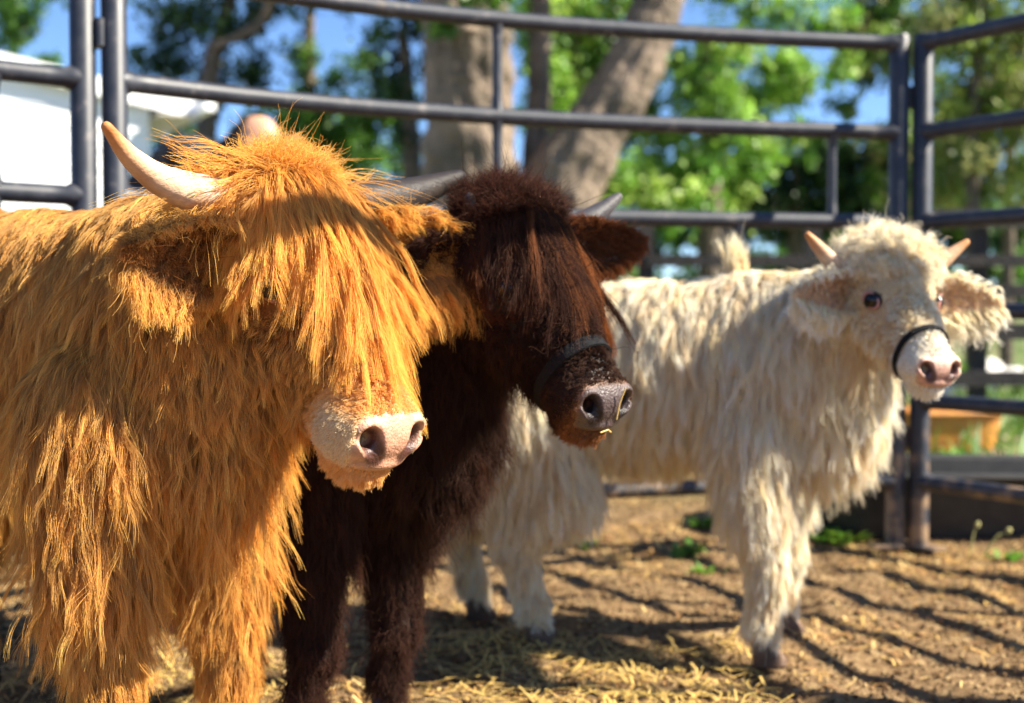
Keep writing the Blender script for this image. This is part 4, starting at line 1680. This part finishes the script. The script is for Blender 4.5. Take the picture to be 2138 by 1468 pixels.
for i, (px, py, n, s, lb) in enumerate([
        (1745, 1125, 90, .075, 'wide patch of green weed by the foot of the corner posts'),
        (1440, 1150, 40, .06, 'small green weed left of the cream front leg near the back rail'),
        (1470, 1105, 40, .06, 'green weed touching the cream leg at the back of the pen'),
        (1465, 1185, 26, .05, 'tiny green weed on the rail shadow beside the cream foreleg'),
        (1220, 1125, 24, .05, 'low green weed under the belly of the cream calf'),
        (2010, 960, 60, .09, 'green weed on the pale dirt beyond the black trough'),
        (2070, 985, 50, .08, 'green weed behind the right end of the black trough'),
        (2110, 1165, 30, .05, 'low green weed at the right edge below the trough'),
        (2120, 800, 220, .26, 'tall bright green weed at the right edge beside the white rock'),
        (2010, 720, 160, .30, 'tall green weed behind the small pale rock')]):
    weed(lb, ground(px, max(py, 705)) if py > 900 else at(px, py, 10.5) * A(1, 1, 0), n, s, 200 + i, .8 if s < .2 else 2.5)


# two dry stalks standing by the right fence
def stalk(label, p, q, r, mat):
    pts = np.array([p + (q - p) * t + A(0, 0, .02) * math.sin(3.14 * t) for t in np.linspace(0, 1, 8)])
    mb = MB().tube(pts, np.linspace(r, r * .6, 8), 6)
    mb.tube([q, q + (q - p) * .12, q + (q - p) * .2], [r * 2.2, r * 2.6, r * .5], 6)
    return tag(mb.build('dry_stalk', mat), label, 'stalk', 'dry stalks by the right panel')


STK = principled('dry_stalk', (.35, .32, .12), .8)
g1 = ground(2025, 1160)
stalk('thin upright dry stalk in front of the black trough', g1, g1 + A(.02, 0, .085), .003, STK)
g2 = ground(2055, 1162)
stalk('leaning thicker dry stalk right of the thin upright one', g2, g2 + A(.065, 0, .07), .0035, STK)

# ------------------------------------------------------------------ person bending down beyond the back panel
SKIN = principled('skin', (.62, .34, .22), .5, (14, (.55, .28, .17)), sss=.1)
BLACKC = principled('black_cloth', (.012, .012, .014), .9, (80, (.02, .02, .024)), bump=1, bscale=200)
JEAN = principled('blue_jeans', (.04, .07, .13), .9, (60, (.06, .09, .16)))
HAIRM = principled('short_dark_hair', (.07, .04, .025), .9, bump=1, bscale=200)


def person():
    hc = at(530, 300, 5.0)          # head centre
    b = A(hc[0] - .62, 5.12, 0)     # feet
    f = SDF()
    hipz = .86
    hip = b + A(0, 0, hipz)
    ch = hc + A(-.27, .06, -.10)
    ab = (hip + ch) / 2 + A(-.03, 0, .04)
    f.ell(hc, A(.098, .078, .115), np.stack([nz(A(.75, -.1, -.65)), A(.13, .99, 0), nz(A(.65, .1, .75))]), k=.02)
    f.cone(hc + A(-.05, 0, -.02), ch + A(.10, 0, .02), .062, .068, k=.03)
    f.cone(hc + A(.07, -.01, -.06), hc + A(.085, -.012, -.085), .05, .035, k=.02)
    f.ell(hc + A(.105, -.03, -.035), A(.016, .014, .022), None, k=.01)           # nose
    f.cone(ch, ab, .135, .125, k=.05)
    f.cone(ab, hip, .125, .14, k=.05)
    arms = []
    for s in (-1, 1):
        f.ell(hc + A(-.005, s * .078, -.015), A(.016, .010, .028), None, k=.006)    # ear
        sh = ch + A(.02, s * .185, .02)
        el = sh + A(.06, s * .05, -.27)
        wr = el + A(.16, -s * .04, -.18)
        f.cone(ch + A(0, s * .08, .02), sh, .095, .065, k=.05)
        f.cone(sh, el, .055, .043, k=.03)
        f.cone(el, wr, .041, .028, k=.02)
        hd_ = nz(wr - el)
        sid = nz(np.cross(hd_, A(0, 0, 1)))
        f.cone(wr, wr + hd_ * .08, .026, .034, k=.02)
        for i, L in enumerate((.060, .072, .078, .070)):
            o = wr + hd_ * .095 + sid * (.027 - .018 * i)
            m1 = o + hd_ * L * .5 - A(0, 0, .006)
            f.cone(o, m1, .0095, .0085, k=.006)
            f.cone(m1, m1 + hd_ * L * .45 - A(0, 0, .022), .0085, .007, k=.004)
        f.cone(wr + hd_ * .03 + sid * .03, wr + hd_ * .075 + sid * .062, .012, .009, k=.008)
        hj = hip + A(0, s * .09, -.02)
        kn = b + A(.06, s * .11, .47)
        an = b + A(0, s * .12, .08)
        f.cone(hj, kn, .095, .062, k=.05)
        f.cone(kn, an, .060, .040, k=.03)
        f.cone(an, an + A(.15, -.0, -.045), .042, .034, k=.03)
    v, fc = surface(f, b + A(-.45, -.5, -.02), A(hc[0] + .35, hc[1] + .6, hc[2] + .25), .009)
    root = empty('person', b)
    tag(root, 'person in a black shirt bending down beyond the back panel, seen above the orange calf', 'person')
    mesh('body', v, fc, SKIN, root)

    def shell(name, sel, thick, mat):
        m_ = sel(v)
        ff = fc[m_[fc].all(1)]
        use = np.unique(ff)
        mp = -np.ones(len(v), int)
        mp[use] = np.arange(len(use))
        o = mesh(name, v[use] + f.grad(v[use]) * thick, mp[ff], mat, root)
        so = o.modifiers.new('thick', 'SOLIDIFY')
        so.thickness = thick * .9
        return o
    d_neck = lambda p: np.linalg.norm(p - hc, axis=1)
    tors = lambda p: (p[:, 2] > hipz - .06) & (d_neck(p) > .165) & ~((p[:, 0] > ch[0] + .12) & (np.abs(p[:, 1] - ch[1]) > .1) & (p[:, 2] < ch[2] - .2))
    shell('shirt', tors, .012, BLACKC)
    shell('trousers', lambda p: (p[:, 2] < hipz + .02) & (p[:, 2] > .09) & (p[:, 0] < b[0] + .2), .009, JEAN)
    shell('shoe', lambda p: (p[:, 2] < .11) & (p[:, 1] > b[1]), .008, BLACKC)
    shell('shoe', lambda p: (p[:, 2] < .11) & (p[:, 1] <= b[1]), .008, BLACKC)
    shell('hair', lambda p: ((p - hc) @ nz(A(-.85, .05, .25)) > .03) & (d_neck(p) < .14) & (p[:, 2] > hc[2] - .06), .006, HAIRM)
    return root


person()

# ------------------------------------------------------------------ orange calf
def HF(dx, dz, length):
    """forward vector of a head: dx to the right, dz up, the rest towards the viewer"""
    y = -math.sqrt(max(0, length ** 2 - dx * dx - dz * dz))
    return A(dx, y, dz)


def hues(*cols):
    return np.array(cols, float)


def mfq(h, q):
    p = h.P + h.k * (q @ h.M)
    return muzzle_frame(h).loc(p)


# ---- the orange calf, nearest
def orange_calf():
    h = Head(at(624, 338, 1.74), HF(.188, -.345, .42), 1.08, roll=math.radians(0))
    hd = nz(A(.77, -.64, 0))
    sd = A(-hd[1], hd[0], 0)
    C = A(-.505, 1.80, 0)
    ff = [C - sd * .095, C + sd * .115]
    S = A(-.525, 1.87, .680)
    Hc = S + A(-.47, .39, .055)
    HC = Hc - hd * .06
    spec = dict(head=h, heading=hd[:2], shoulder=S, hip=Hc, girth=1.0,
                front=[(ff[0], ff[0] + A(-.02, 0, .58)), (ff[1], ff[1] + A(-.03, 0, .58))],
                hind=[(HC - sd * .10 - A(0, 0, HC[2]), HC - sd * .07), (HC + sd * .10 - A(0, 0, HC[2]) - hd * .1, HC + sd * .07)])
    mats = dict(skin=M['skin_orange'], hoof=M['hoof'], ear=M['ear_orange'], nose=M['nose'], eye=M['eye'], lid=M['lid_orange'])
    root, f, v, fc, axes = build_calf('highland_calf', spec, mats,
                                      'shaggy orange calf nearest the viewer with long fringe over its eyes and pink nose', None)
    mz = build_muzzle(h, root, mats, A(.58, .31, .20), A(.74, .57, .36), A(.08, .028, .02), 3, back=A(.55, .24, .05))
    eye_parts(h, root, mats)
    hp = [(.035, .05, -.055), (.032, .10, -.050), (.030, .155, -.044), (.022, .205, -.036), (.008, .252, -.015), (-.008, .286, .010)]
    hr = [.027, .026, .024, .018, .012, .006]
    horn(h, root, M['horn_pale'], hp, hr, -1)
    hp2 = [(.035, .05, -.050), (.03, .12, -.030), (.028, .18, -.022), (.012, .25, -.008), (-.005, .315, .006)]
    horn(h, root, M['horn_shaded'], hp2, [.031, .030, .027, .020, .011], 1)

    def colour(t, p, q, nrm, ish, muz, leg, r):
        g = r.random((len(p), 1))
        c = hues((1, 1, 1)) * (1 - g) + hues((.86, .74, .62)) * g
        pale = (r.random((len(p), 1)) < .14)
        c = np.where(pale, hues((1.12, 1.18, 1.5)), c)
        low = leg[:, None] * .35
        c = c * (1 - low) + hues((.9, .86, .85)) * low
        c = c * (1 - muz[:, None]) + hues((1.0, 1.0, 1.1)) * muz[:, None]
        return t * c
    style = dict(body=.155, leg=.070, cheek=.075, face=.036, jaw=.080, muz=.016, lift=.17, wave=.0036, clump=.62, frizz=.0022, colour=colour, mess=.10)
    rng = np.random.default_rng(11)
    par = coat_params(spec, f, axes, style)
    roots = sample_surface(v, fc, 190000, rng, view_weight(spec, 1.8))
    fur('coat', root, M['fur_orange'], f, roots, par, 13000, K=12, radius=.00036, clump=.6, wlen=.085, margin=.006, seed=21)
    muzzle_fur(h, mz, root, M['fur_cream'], 60000, .009, lambda q, r: (lambda w: hues((.92, .78, .58)) * w + hues((.95, .55, .17)) * (1 - w))(np.clip((sm(mfq(h, q)[:, 0], -.050, -.015) * (1 - sm(mfq(h, q)[:, 2], .020, .040)) * sm(mfq(h, q)[:, 2], -.040, -.026))[:, None] + r.normal(0, .08, (len(q), 1)), 0, 1)), 5)

    # forelock: long ribbons over brow and nose
    def ln(q, r):
        b = q[:, 1]
        base = .310 - .165 * sm(-b, -.005, .045) - .09 * sm(b, .035, .075)
        return base * r.uniform(.50, 1.06, len(q)) - .45 * np.maximum(0, q[:, 0] - .02)

    def tn(q, r):
        g = r.random((len(q), 1))
        c = hues((1.12, 1.14, 1.10)) * (1 - g) + hues((1.0, .88, .70)) * g
        return c * r.uniform(.85, 1.2, (len(q), 1))
    roots = top_roots(v, fc, h, 56000, rng, -.01, .105, .090, -.085)
    fur('forelock', root, M['fur_orange'], f, roots, lock_params(h, ln, 2.6, .8, .22, .24, tn, wavev=.0026, frizz=.0026, clump=.80, lat=-.14), 1000, K=16,
        radius=.00034, tipf=.25, cpow=.7, wlen=.12, margin=.012, seed=31)
    # tousled top knot and wisps along the horns
    roots = top_roots(v, fc, h, 3200, rng, -.06, .025, .045, -.05)
    fur('top_knot', root, M['fur_orange'], f, roots, lock_params(h, lambda q, r: r.uniform(.02, .045, len(q)), 5.0, .1, .8, .07, tn, wavev=.007, frizz=.008, clump=.6), 260, K=9,
        radius=.0004, wlen=.05, margin=.004, seed=33)

    # long wisps swept sideways over the horn roots
    for s, seed_ in ((-1, 51), (1, 52)):
        roots = sample_surface(v, fc, 1200 if s < 0 else 500, rng, lambda p, nn: ((h.loc(p)[:, 0] > -.03) & (h.loc(p)[:, 0] < .045) & (h.loc(p)[:, 1] * s > .025) & (h.loc(p)[:, 1] * s < .085) & (h.loc(p)[:, 2] > -.07)).astype(float) + 1e-9)
        fur('side_wisps', root, M['fur_orange'], f, roots, lambda p, nn, r: dict(len=r.uniform(.09, .17, len(p)) * h.k, dir=h.S * s * 1.0 + nn * .2 + h.F * .05 + r.normal(0, .12, (len(p), 3)), grav=r.uniform(.05, .13, len(p)), tint=tn(h.loc(p), r), wave=np.full(len(p), .003), clump=np.full(len(p), .7), frizz=np.full(len(p), .004)), 130, K=11, radius=.0004, wlen=.09, margin=.012, seed=seed_)
    # ears
    el = h.w(.085, -.095, -.090)
    ear(h, root, mats, -1, el, nz(-h.S * 1.0 + A(0, 0, .16) - A(0, .25, 0)), .058, .160, nz(-A(0, 1, 0) * .8 + A(.25, 0, -.25)), M['fur_orange'], hues((.80, .72, .66)), fringe=.060, seed=41, n=15000, rimt=A(1.3, 1.45, 1.6), innert=A(.62, .5, .45))  # hollow tinted darker to stand for shade; rim fringe pale
    er = h.w(.070, .125, -.080)
    ear(h, root, mats, 1, er, nz(h.S * 1.0 + A(.12, -.48, .04)), .058, .195, nz(-A(0, 1, 0) + A(.2, 0, -.1)), M['fur_orange'], hues((1.08, 1.05, 1.0)), fringe=.095, seed=42, n=15000)
    return root


def dark_calf():
    h = Head(at(1082, 402, 1.97), HF(.172, -.300, .385), .97, roll=math.radians(3))
    h.eye_b = .0775
    hd = nz(A(.77, -.64, 0))
    sd = A(-hd[1], hd[0], 0)
    C = A(-.275, 2.08, 0)
    ff = [C - sd * .09, C + sd * .10]
    S = A(-.235, 2.19, .58)
    Hc = S + A(-.45, .38, .02)
    HC = Hc - hd * .05
    spec = dict(head=h, heading=hd[:2], shoulder=S, hip=Hc, girth=.93,
                front=[(ff[0], ff[0] + A(0, .03, .52)), (ff[1], ff[1] + A(0, .03, .52))],
                hind=[(HC - sd * .10 - A(0, 0, HC[2]), HC - sd * .07), (HC + sd * .10 - A(0, 0, HC[2]) - hd * .1, HC + sd * .07)])
    mats = dict(skin=M['skin_brown'], hoof=M['hoof_dark'], ear=M['ear_brown'], nose=M['nose_wet'], eye=M['eye'], lid=M['lid_dark'])
    root, f, v, fc, axes = build_calf('highland_calf', spec, mats,
                                      'dark brown calf in the middle with grey horn stubs and black noseband', None)
    mz = build_muzzle(h, root, mats, A(.085, .060, .058), A(.26, .115, .045), A(.015, .008, .008), 5, back=A(.02, .01, .008))
    eye_parts(h, root, mats)
    hp = [(.04, .06, -.075), (.035, .11, -.062), (.03, .16, -.048), (.01, .215, -.024), (-.005, .250, -.004)]
    hr = [.030, .029, .025, .016, .008]
    horn(h, root, M['horn_slate'], [(a, b * .36, cc - .015) for a, b, cc in hp], hr, -1)
    horn(h, root, M['horn_slate'], hp, hr, 1)

    def colour(t, p, q, nrm, ish, muz, leg, r):
        n = len(p)
        c = np.ones((n, 3)) * hues((1, .95, .9))
        red = (r.random((n, 1)) < .12)
        c = np.where(red, hues((1.9, 1.45, 1.1)), c)
        lg = leg[:, None] * (r.random((n, 1)) < .8)
        c = c * (1 - lg) + hues((1.6, 1.35, 1.3)) * lg
        # tan patch below the eye and round the pad
        e = np.exp(-((q[:, 0] - .165) ** 2 + (q[:, 2] + .09) ** 2) / .0008) * ish
        c = c * (1 - e[:, None]) + hues((5, 3.0, 1.8)) * e[:, None]
        return t * c
    style = dict(body=.095, leg=.055, cheek=.05, face=.022, jaw=.05, muz=.012, lift=.34, wave=.004, clump=.6, frizz=.007, colour=colour, mess=.3)
    rng = np.random.default_rng(12)
    par = coat_params(spec, f, axes, style)
    roots = sample_surface(v, fc, 80000, rng, view_weight(spec, 2.2))
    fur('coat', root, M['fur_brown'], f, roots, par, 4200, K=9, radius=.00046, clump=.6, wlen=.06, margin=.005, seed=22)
    muzzle_fur(h, mz, root, M['fur_brown'], 36000, .009,
               lambda q, r: (lambda w: hues((11, 10, 5.5)) * w + hues((1.0, 1.0, 1.0)) * (1 - w))(np.clip(sm(q[:, 0] - .5 * np.maximum(0, np.abs(q[:, 1]) - .045), .345, .385)[:, None] + r.normal(0, .12, (len(q), 1)), 0, 1) ** 1.5), 6)

    def ln(q, r):
        b = q[:, 1]
        return (.235 - .10 * sm(-b, .01, .07)) * r.uniform(.65, 1.08, len(q)) - .4 * np.maximum(0, q[:, 0] - .02)

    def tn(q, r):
        g = (r.random((len(q), 1)) < .28) * (.20 + .80 * sm(q[:, 1:2], -.03, .06))  # rust locks, more to the right, paint the sunlit side of the forelock
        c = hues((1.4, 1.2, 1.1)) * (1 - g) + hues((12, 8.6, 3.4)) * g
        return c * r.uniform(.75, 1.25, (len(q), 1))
    roots = top_roots(v, fc, h, 30000, rng, -.03, .11, .088, -.095)
    fur('forelock', root, M['fur_brown'], f, roots, lock_params(h, ln, 2.0, .8, .15, .28, tn, wavev=.002, frizz=.004, clump=.72, lat=.15), 620, K=14,
        radius=.00046, tipf=.2, cpow=.8, wlen=.10, margin=.006, seed=35)
    roots = top_roots(v, fc, h, 9000, rng, -.08, .05, .10, -.07)
    fur('top_knot', root, M['fur_brown'], f, roots, lock_params(h, lambda q, r: r.uniform(.025, .05, len(q)), 4.5, -.2, 1.0, .03, lambda q, r: hues((1.5, 1.2, 1.1)) * r.uniform(.7, 1.6, (len(q), 1)), wavev=.004, frizz=.008, clump=.5), 320, K=8,
        radius=.0004, wlen=.05, margin=.004, seed=36)
    el = h.w(.055, -.082, -.105)
    ear(h, root, mats, -1, el, nz(-h.S + A(0, 0, .1)), .055, .150, nz(A(.1, -1, -.2)), M['fur_brown'], hues((1.5, 1.2, 1.1)), fringe=.07, seed=43, n=8000)
    er = h.w(.060, .085, -.080)
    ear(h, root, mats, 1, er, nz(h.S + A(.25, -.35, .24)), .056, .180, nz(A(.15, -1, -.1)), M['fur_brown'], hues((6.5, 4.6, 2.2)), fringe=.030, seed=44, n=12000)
    global BROWN_HIT
    BROWN_HIT = (h, f)
    nb = strap(h, f, root, M['strap'], .297, -.12, .020, .006, .004)
    return root


def cream_calf():
    h = Head(at(1856, 508, 2.42), HF(.055, -.212, .31), .775, roll=math.radians(-2))
    h.mk = .98
    h.eye_b = .0848
    hd = nz(A(.954, -.30, 0))
    sd = A(-hd[1], hd[0], 0)
    fn, ff_ = ground(1600, 1385), ground(1640, 1318)
    hn, hf = ground(1125, 1345), ground(1000, 1290)
    S = A(.545, 2.64, .600)
    Hc = A(.075, 2.80, .628)
    spec = dict(head=h, heading=hd[:2], shoulder=S, hip=Hc, girth=.97,
                front=[(fn, fn * A(1, 1, 0) + A(-.03, .04, .46)), (ff_, ff_ * A(1, 1, 0) + A(-.04, -.02, .46))],
                hind=[(hn, A(hn[0] - .03, hn[1] + .04, .50)), (hf, A(hf[0] + .02, hf[1] - .03, .50))])
    mats = dict(skin=M['skin_cream'], hoof=M['hoof'], ear=M['ear_cream'], nose=M['nose'], eye=M['eye'], lid=M['lid_pink'])
    root, f, v, fc, axes = build_calf('highland_calf', spec, mats,
                                      'cream white calf standing by the pen corner with curly forehead and short pale horns', None)
    mz = build_muzzle(h, root, mats, A(.62, .36, .27), A(.72, .60, .44), A(.10, .045, .04), 7)
    eye_parts(h, root, mats)
    hp = [(.035, .06, -.075), (.03, .12, -.060), (.02, .155, -.045), (-.0, .200, -.012), (-.01, .226, .008)]
    hr = [.026, .025, .021, .014, .008]
    horn(h, root, M['horn_cream'], hp, hr, -1)
    horn(h, root, M['horn_cream'], hp, hr, 1)

    def colour(t, p, q, nrm, ish, muz, leg, r):
        n = len(p)
        g = r.random((n, 1)) ** 2
        c = hues((1, 1, 1)) * (1 - g) + hues((.88, .74, .56)) * g
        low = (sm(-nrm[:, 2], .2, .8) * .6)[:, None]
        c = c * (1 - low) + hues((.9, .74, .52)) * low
        c = c * (1 - .8 * muz[:, None]) + hues((1.05, 1.1, 1.2)) * .8 * muz[:, None]
        return t * c
    style = dict(vary=(.85, 1.25), body=.105, leg=.044, cheek=.024, face=.012, jaw=.035, muz=.010, lift=.22, wave=.0030, clump=.55, frizz=.0030, colour=colour, mess=.16)
    rng = np.random.default_rng(13)
    par = coat_params(spec, f, axes, style)
    roots = sample_surface(v, fc, 140000, rng, view_weight(spec, 2.2))
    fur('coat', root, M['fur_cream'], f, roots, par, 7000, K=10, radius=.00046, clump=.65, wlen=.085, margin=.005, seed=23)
    muzzle_fur(h, mz, root, M['fur_cream'], 12000, .010, lambda q, r: np.tile(hues((1.05, 1.08, 1.15)), (len(q), 1)), 8, radius=.0005)

    def tn(q, r):
        g = r.random((len(q), 1)) ** 2
        return (hues((1.05, 1.02, .98)) * (1 - g) + hues((.9, .76, .55)) * g) * r.uniform(.85, 1.12, (len(q), 1))

    def ln(q, r):
        e_ = np.minimum(np.linalg.norm(q - A(.154, .085, -.054), axis=1), np.linalg.norm(q - A(.154, -.085, -.054), axis=1))
        return (.070 - .050 * sm(q[:, 0], .05, .15)) * r.uniform(.7, 1.2, len(q)) * (.06 + .94 * sm(e_, .045, .090))
    roots = top_roots(v, fc, h, 30000, rng, -.06, .165, .078, -.085)
    fur('forelock', root, M['fur_cream'], f, roots, lock_params(h, ln, 4.0, .25, .9, .09, tn, wavev=.0085, frizz=.004, clump=.80), 1100, K=14,
        radius=.0005, tipf=.3, cpow=.7, wlen=.032, margin=.006, seed=37)
    el = h.w(.060, -.085, -.105)
    ear(h, root, mats, -1, el, nz(-h.S + A(0, -.28, .05)), .056, .180, nz(A(.2, -1, -.15)), M['fur_cream'], hues((1.0, .97, .93)), fringe=.09, seed=45, rimt=A(1.1, 1.1, 1.1), innert=A(.95, .78, .66), n=7000, radius=.0005, curl=.010, wl=.06)
    er = h.w(.060, .085, -.105)
    ear(h, root, mats, 1, er, nz(h.S + A(.25, -.15, .03)), .056, .23, nz(A(0.1, -1, -.2)), M['fur_cream'], hues((1.0, .97, .92)), fringe=.10, seed=46, rimt=A(1.1, 1.1, 1.1), innert=A(.95, .78, .66), n=7000, radius=.0005, curl=.010, wl=.06)
    tc_ = A(.475, 2.66, .75)
    roots = sample_surface(v, fc, 900, rng, lambda p, nn: (np.linalg.norm((p - tc_)[:, :2], axis=1) < .030) * (nn[:, 2] > .3) + 1e-9)
    fur('back_tuft', root, M['fur_cream'], f, roots, lambda p, nn, r: dict(len=np.full(len(p), .085) * r.uniform(.5, 1.1, len(p)), dir=A(0, 0, 1) + (tc_ - p) * A(11, 11, 0), grav=np.full(len(p), .0), tint=np.tile(hues((1, .93, .8)), (len(p), 1)), wave=np.full(len(p), .001)), 40, K=7, radius=.0005, clump=.9, seed=39)
    strap(h, f, root, M['strap'], .292, -.10, .012, .007, .004)
    return root


if True:
    orange_calf()
    dark_calf()
    cream_calf()
    # bits of straw caught on the dark calf
    STR = principled('straw_piece', (.72, .50, .16), .6)
    bh, bfld = BROWN_HIT
    m_ = muzzle_frame(bh)

    def bit(label, pts, r):
        tag(MB().tube(np.array(pts), r, 6).build('straw_piece', STR), label, 'straw', 'straws caught on the dark calf')
    bit('yellow straw sticking upright to the nose of the dark calf', [m_.w(.052, .014, .040), m_.w(.051, .010, .015), m_.w(.052, .011, -.012)], .0011)
    bit('short straw bit on the upper lip of the dark calf', [m_.w(.046, -.012, -.034), m_.w(.048, .002, -.030), m_.w(.046, .012, -.036)], .0011)
    o_ = np.array([0, 0, CAMZ])
    d_ = nz(ray(1090, 985))
    t_ = 1.5
    for _ in range(60):
        t_ += max(.002, bfld((o_ + d_ * t_)[None])[0] - .035)
        if bfld((o_ + d_ * t_)[None])[0] < .037 or t_ > 3:
            break
    p_ = o_ + d_ * t_
    bit('bent yellow straw caught on the chest of the dark calf', [p_ + A(-.003, 0, .016), p_ + A(.001, -.002, .002), p_ + A(.008, 0, -.014)], .0013)
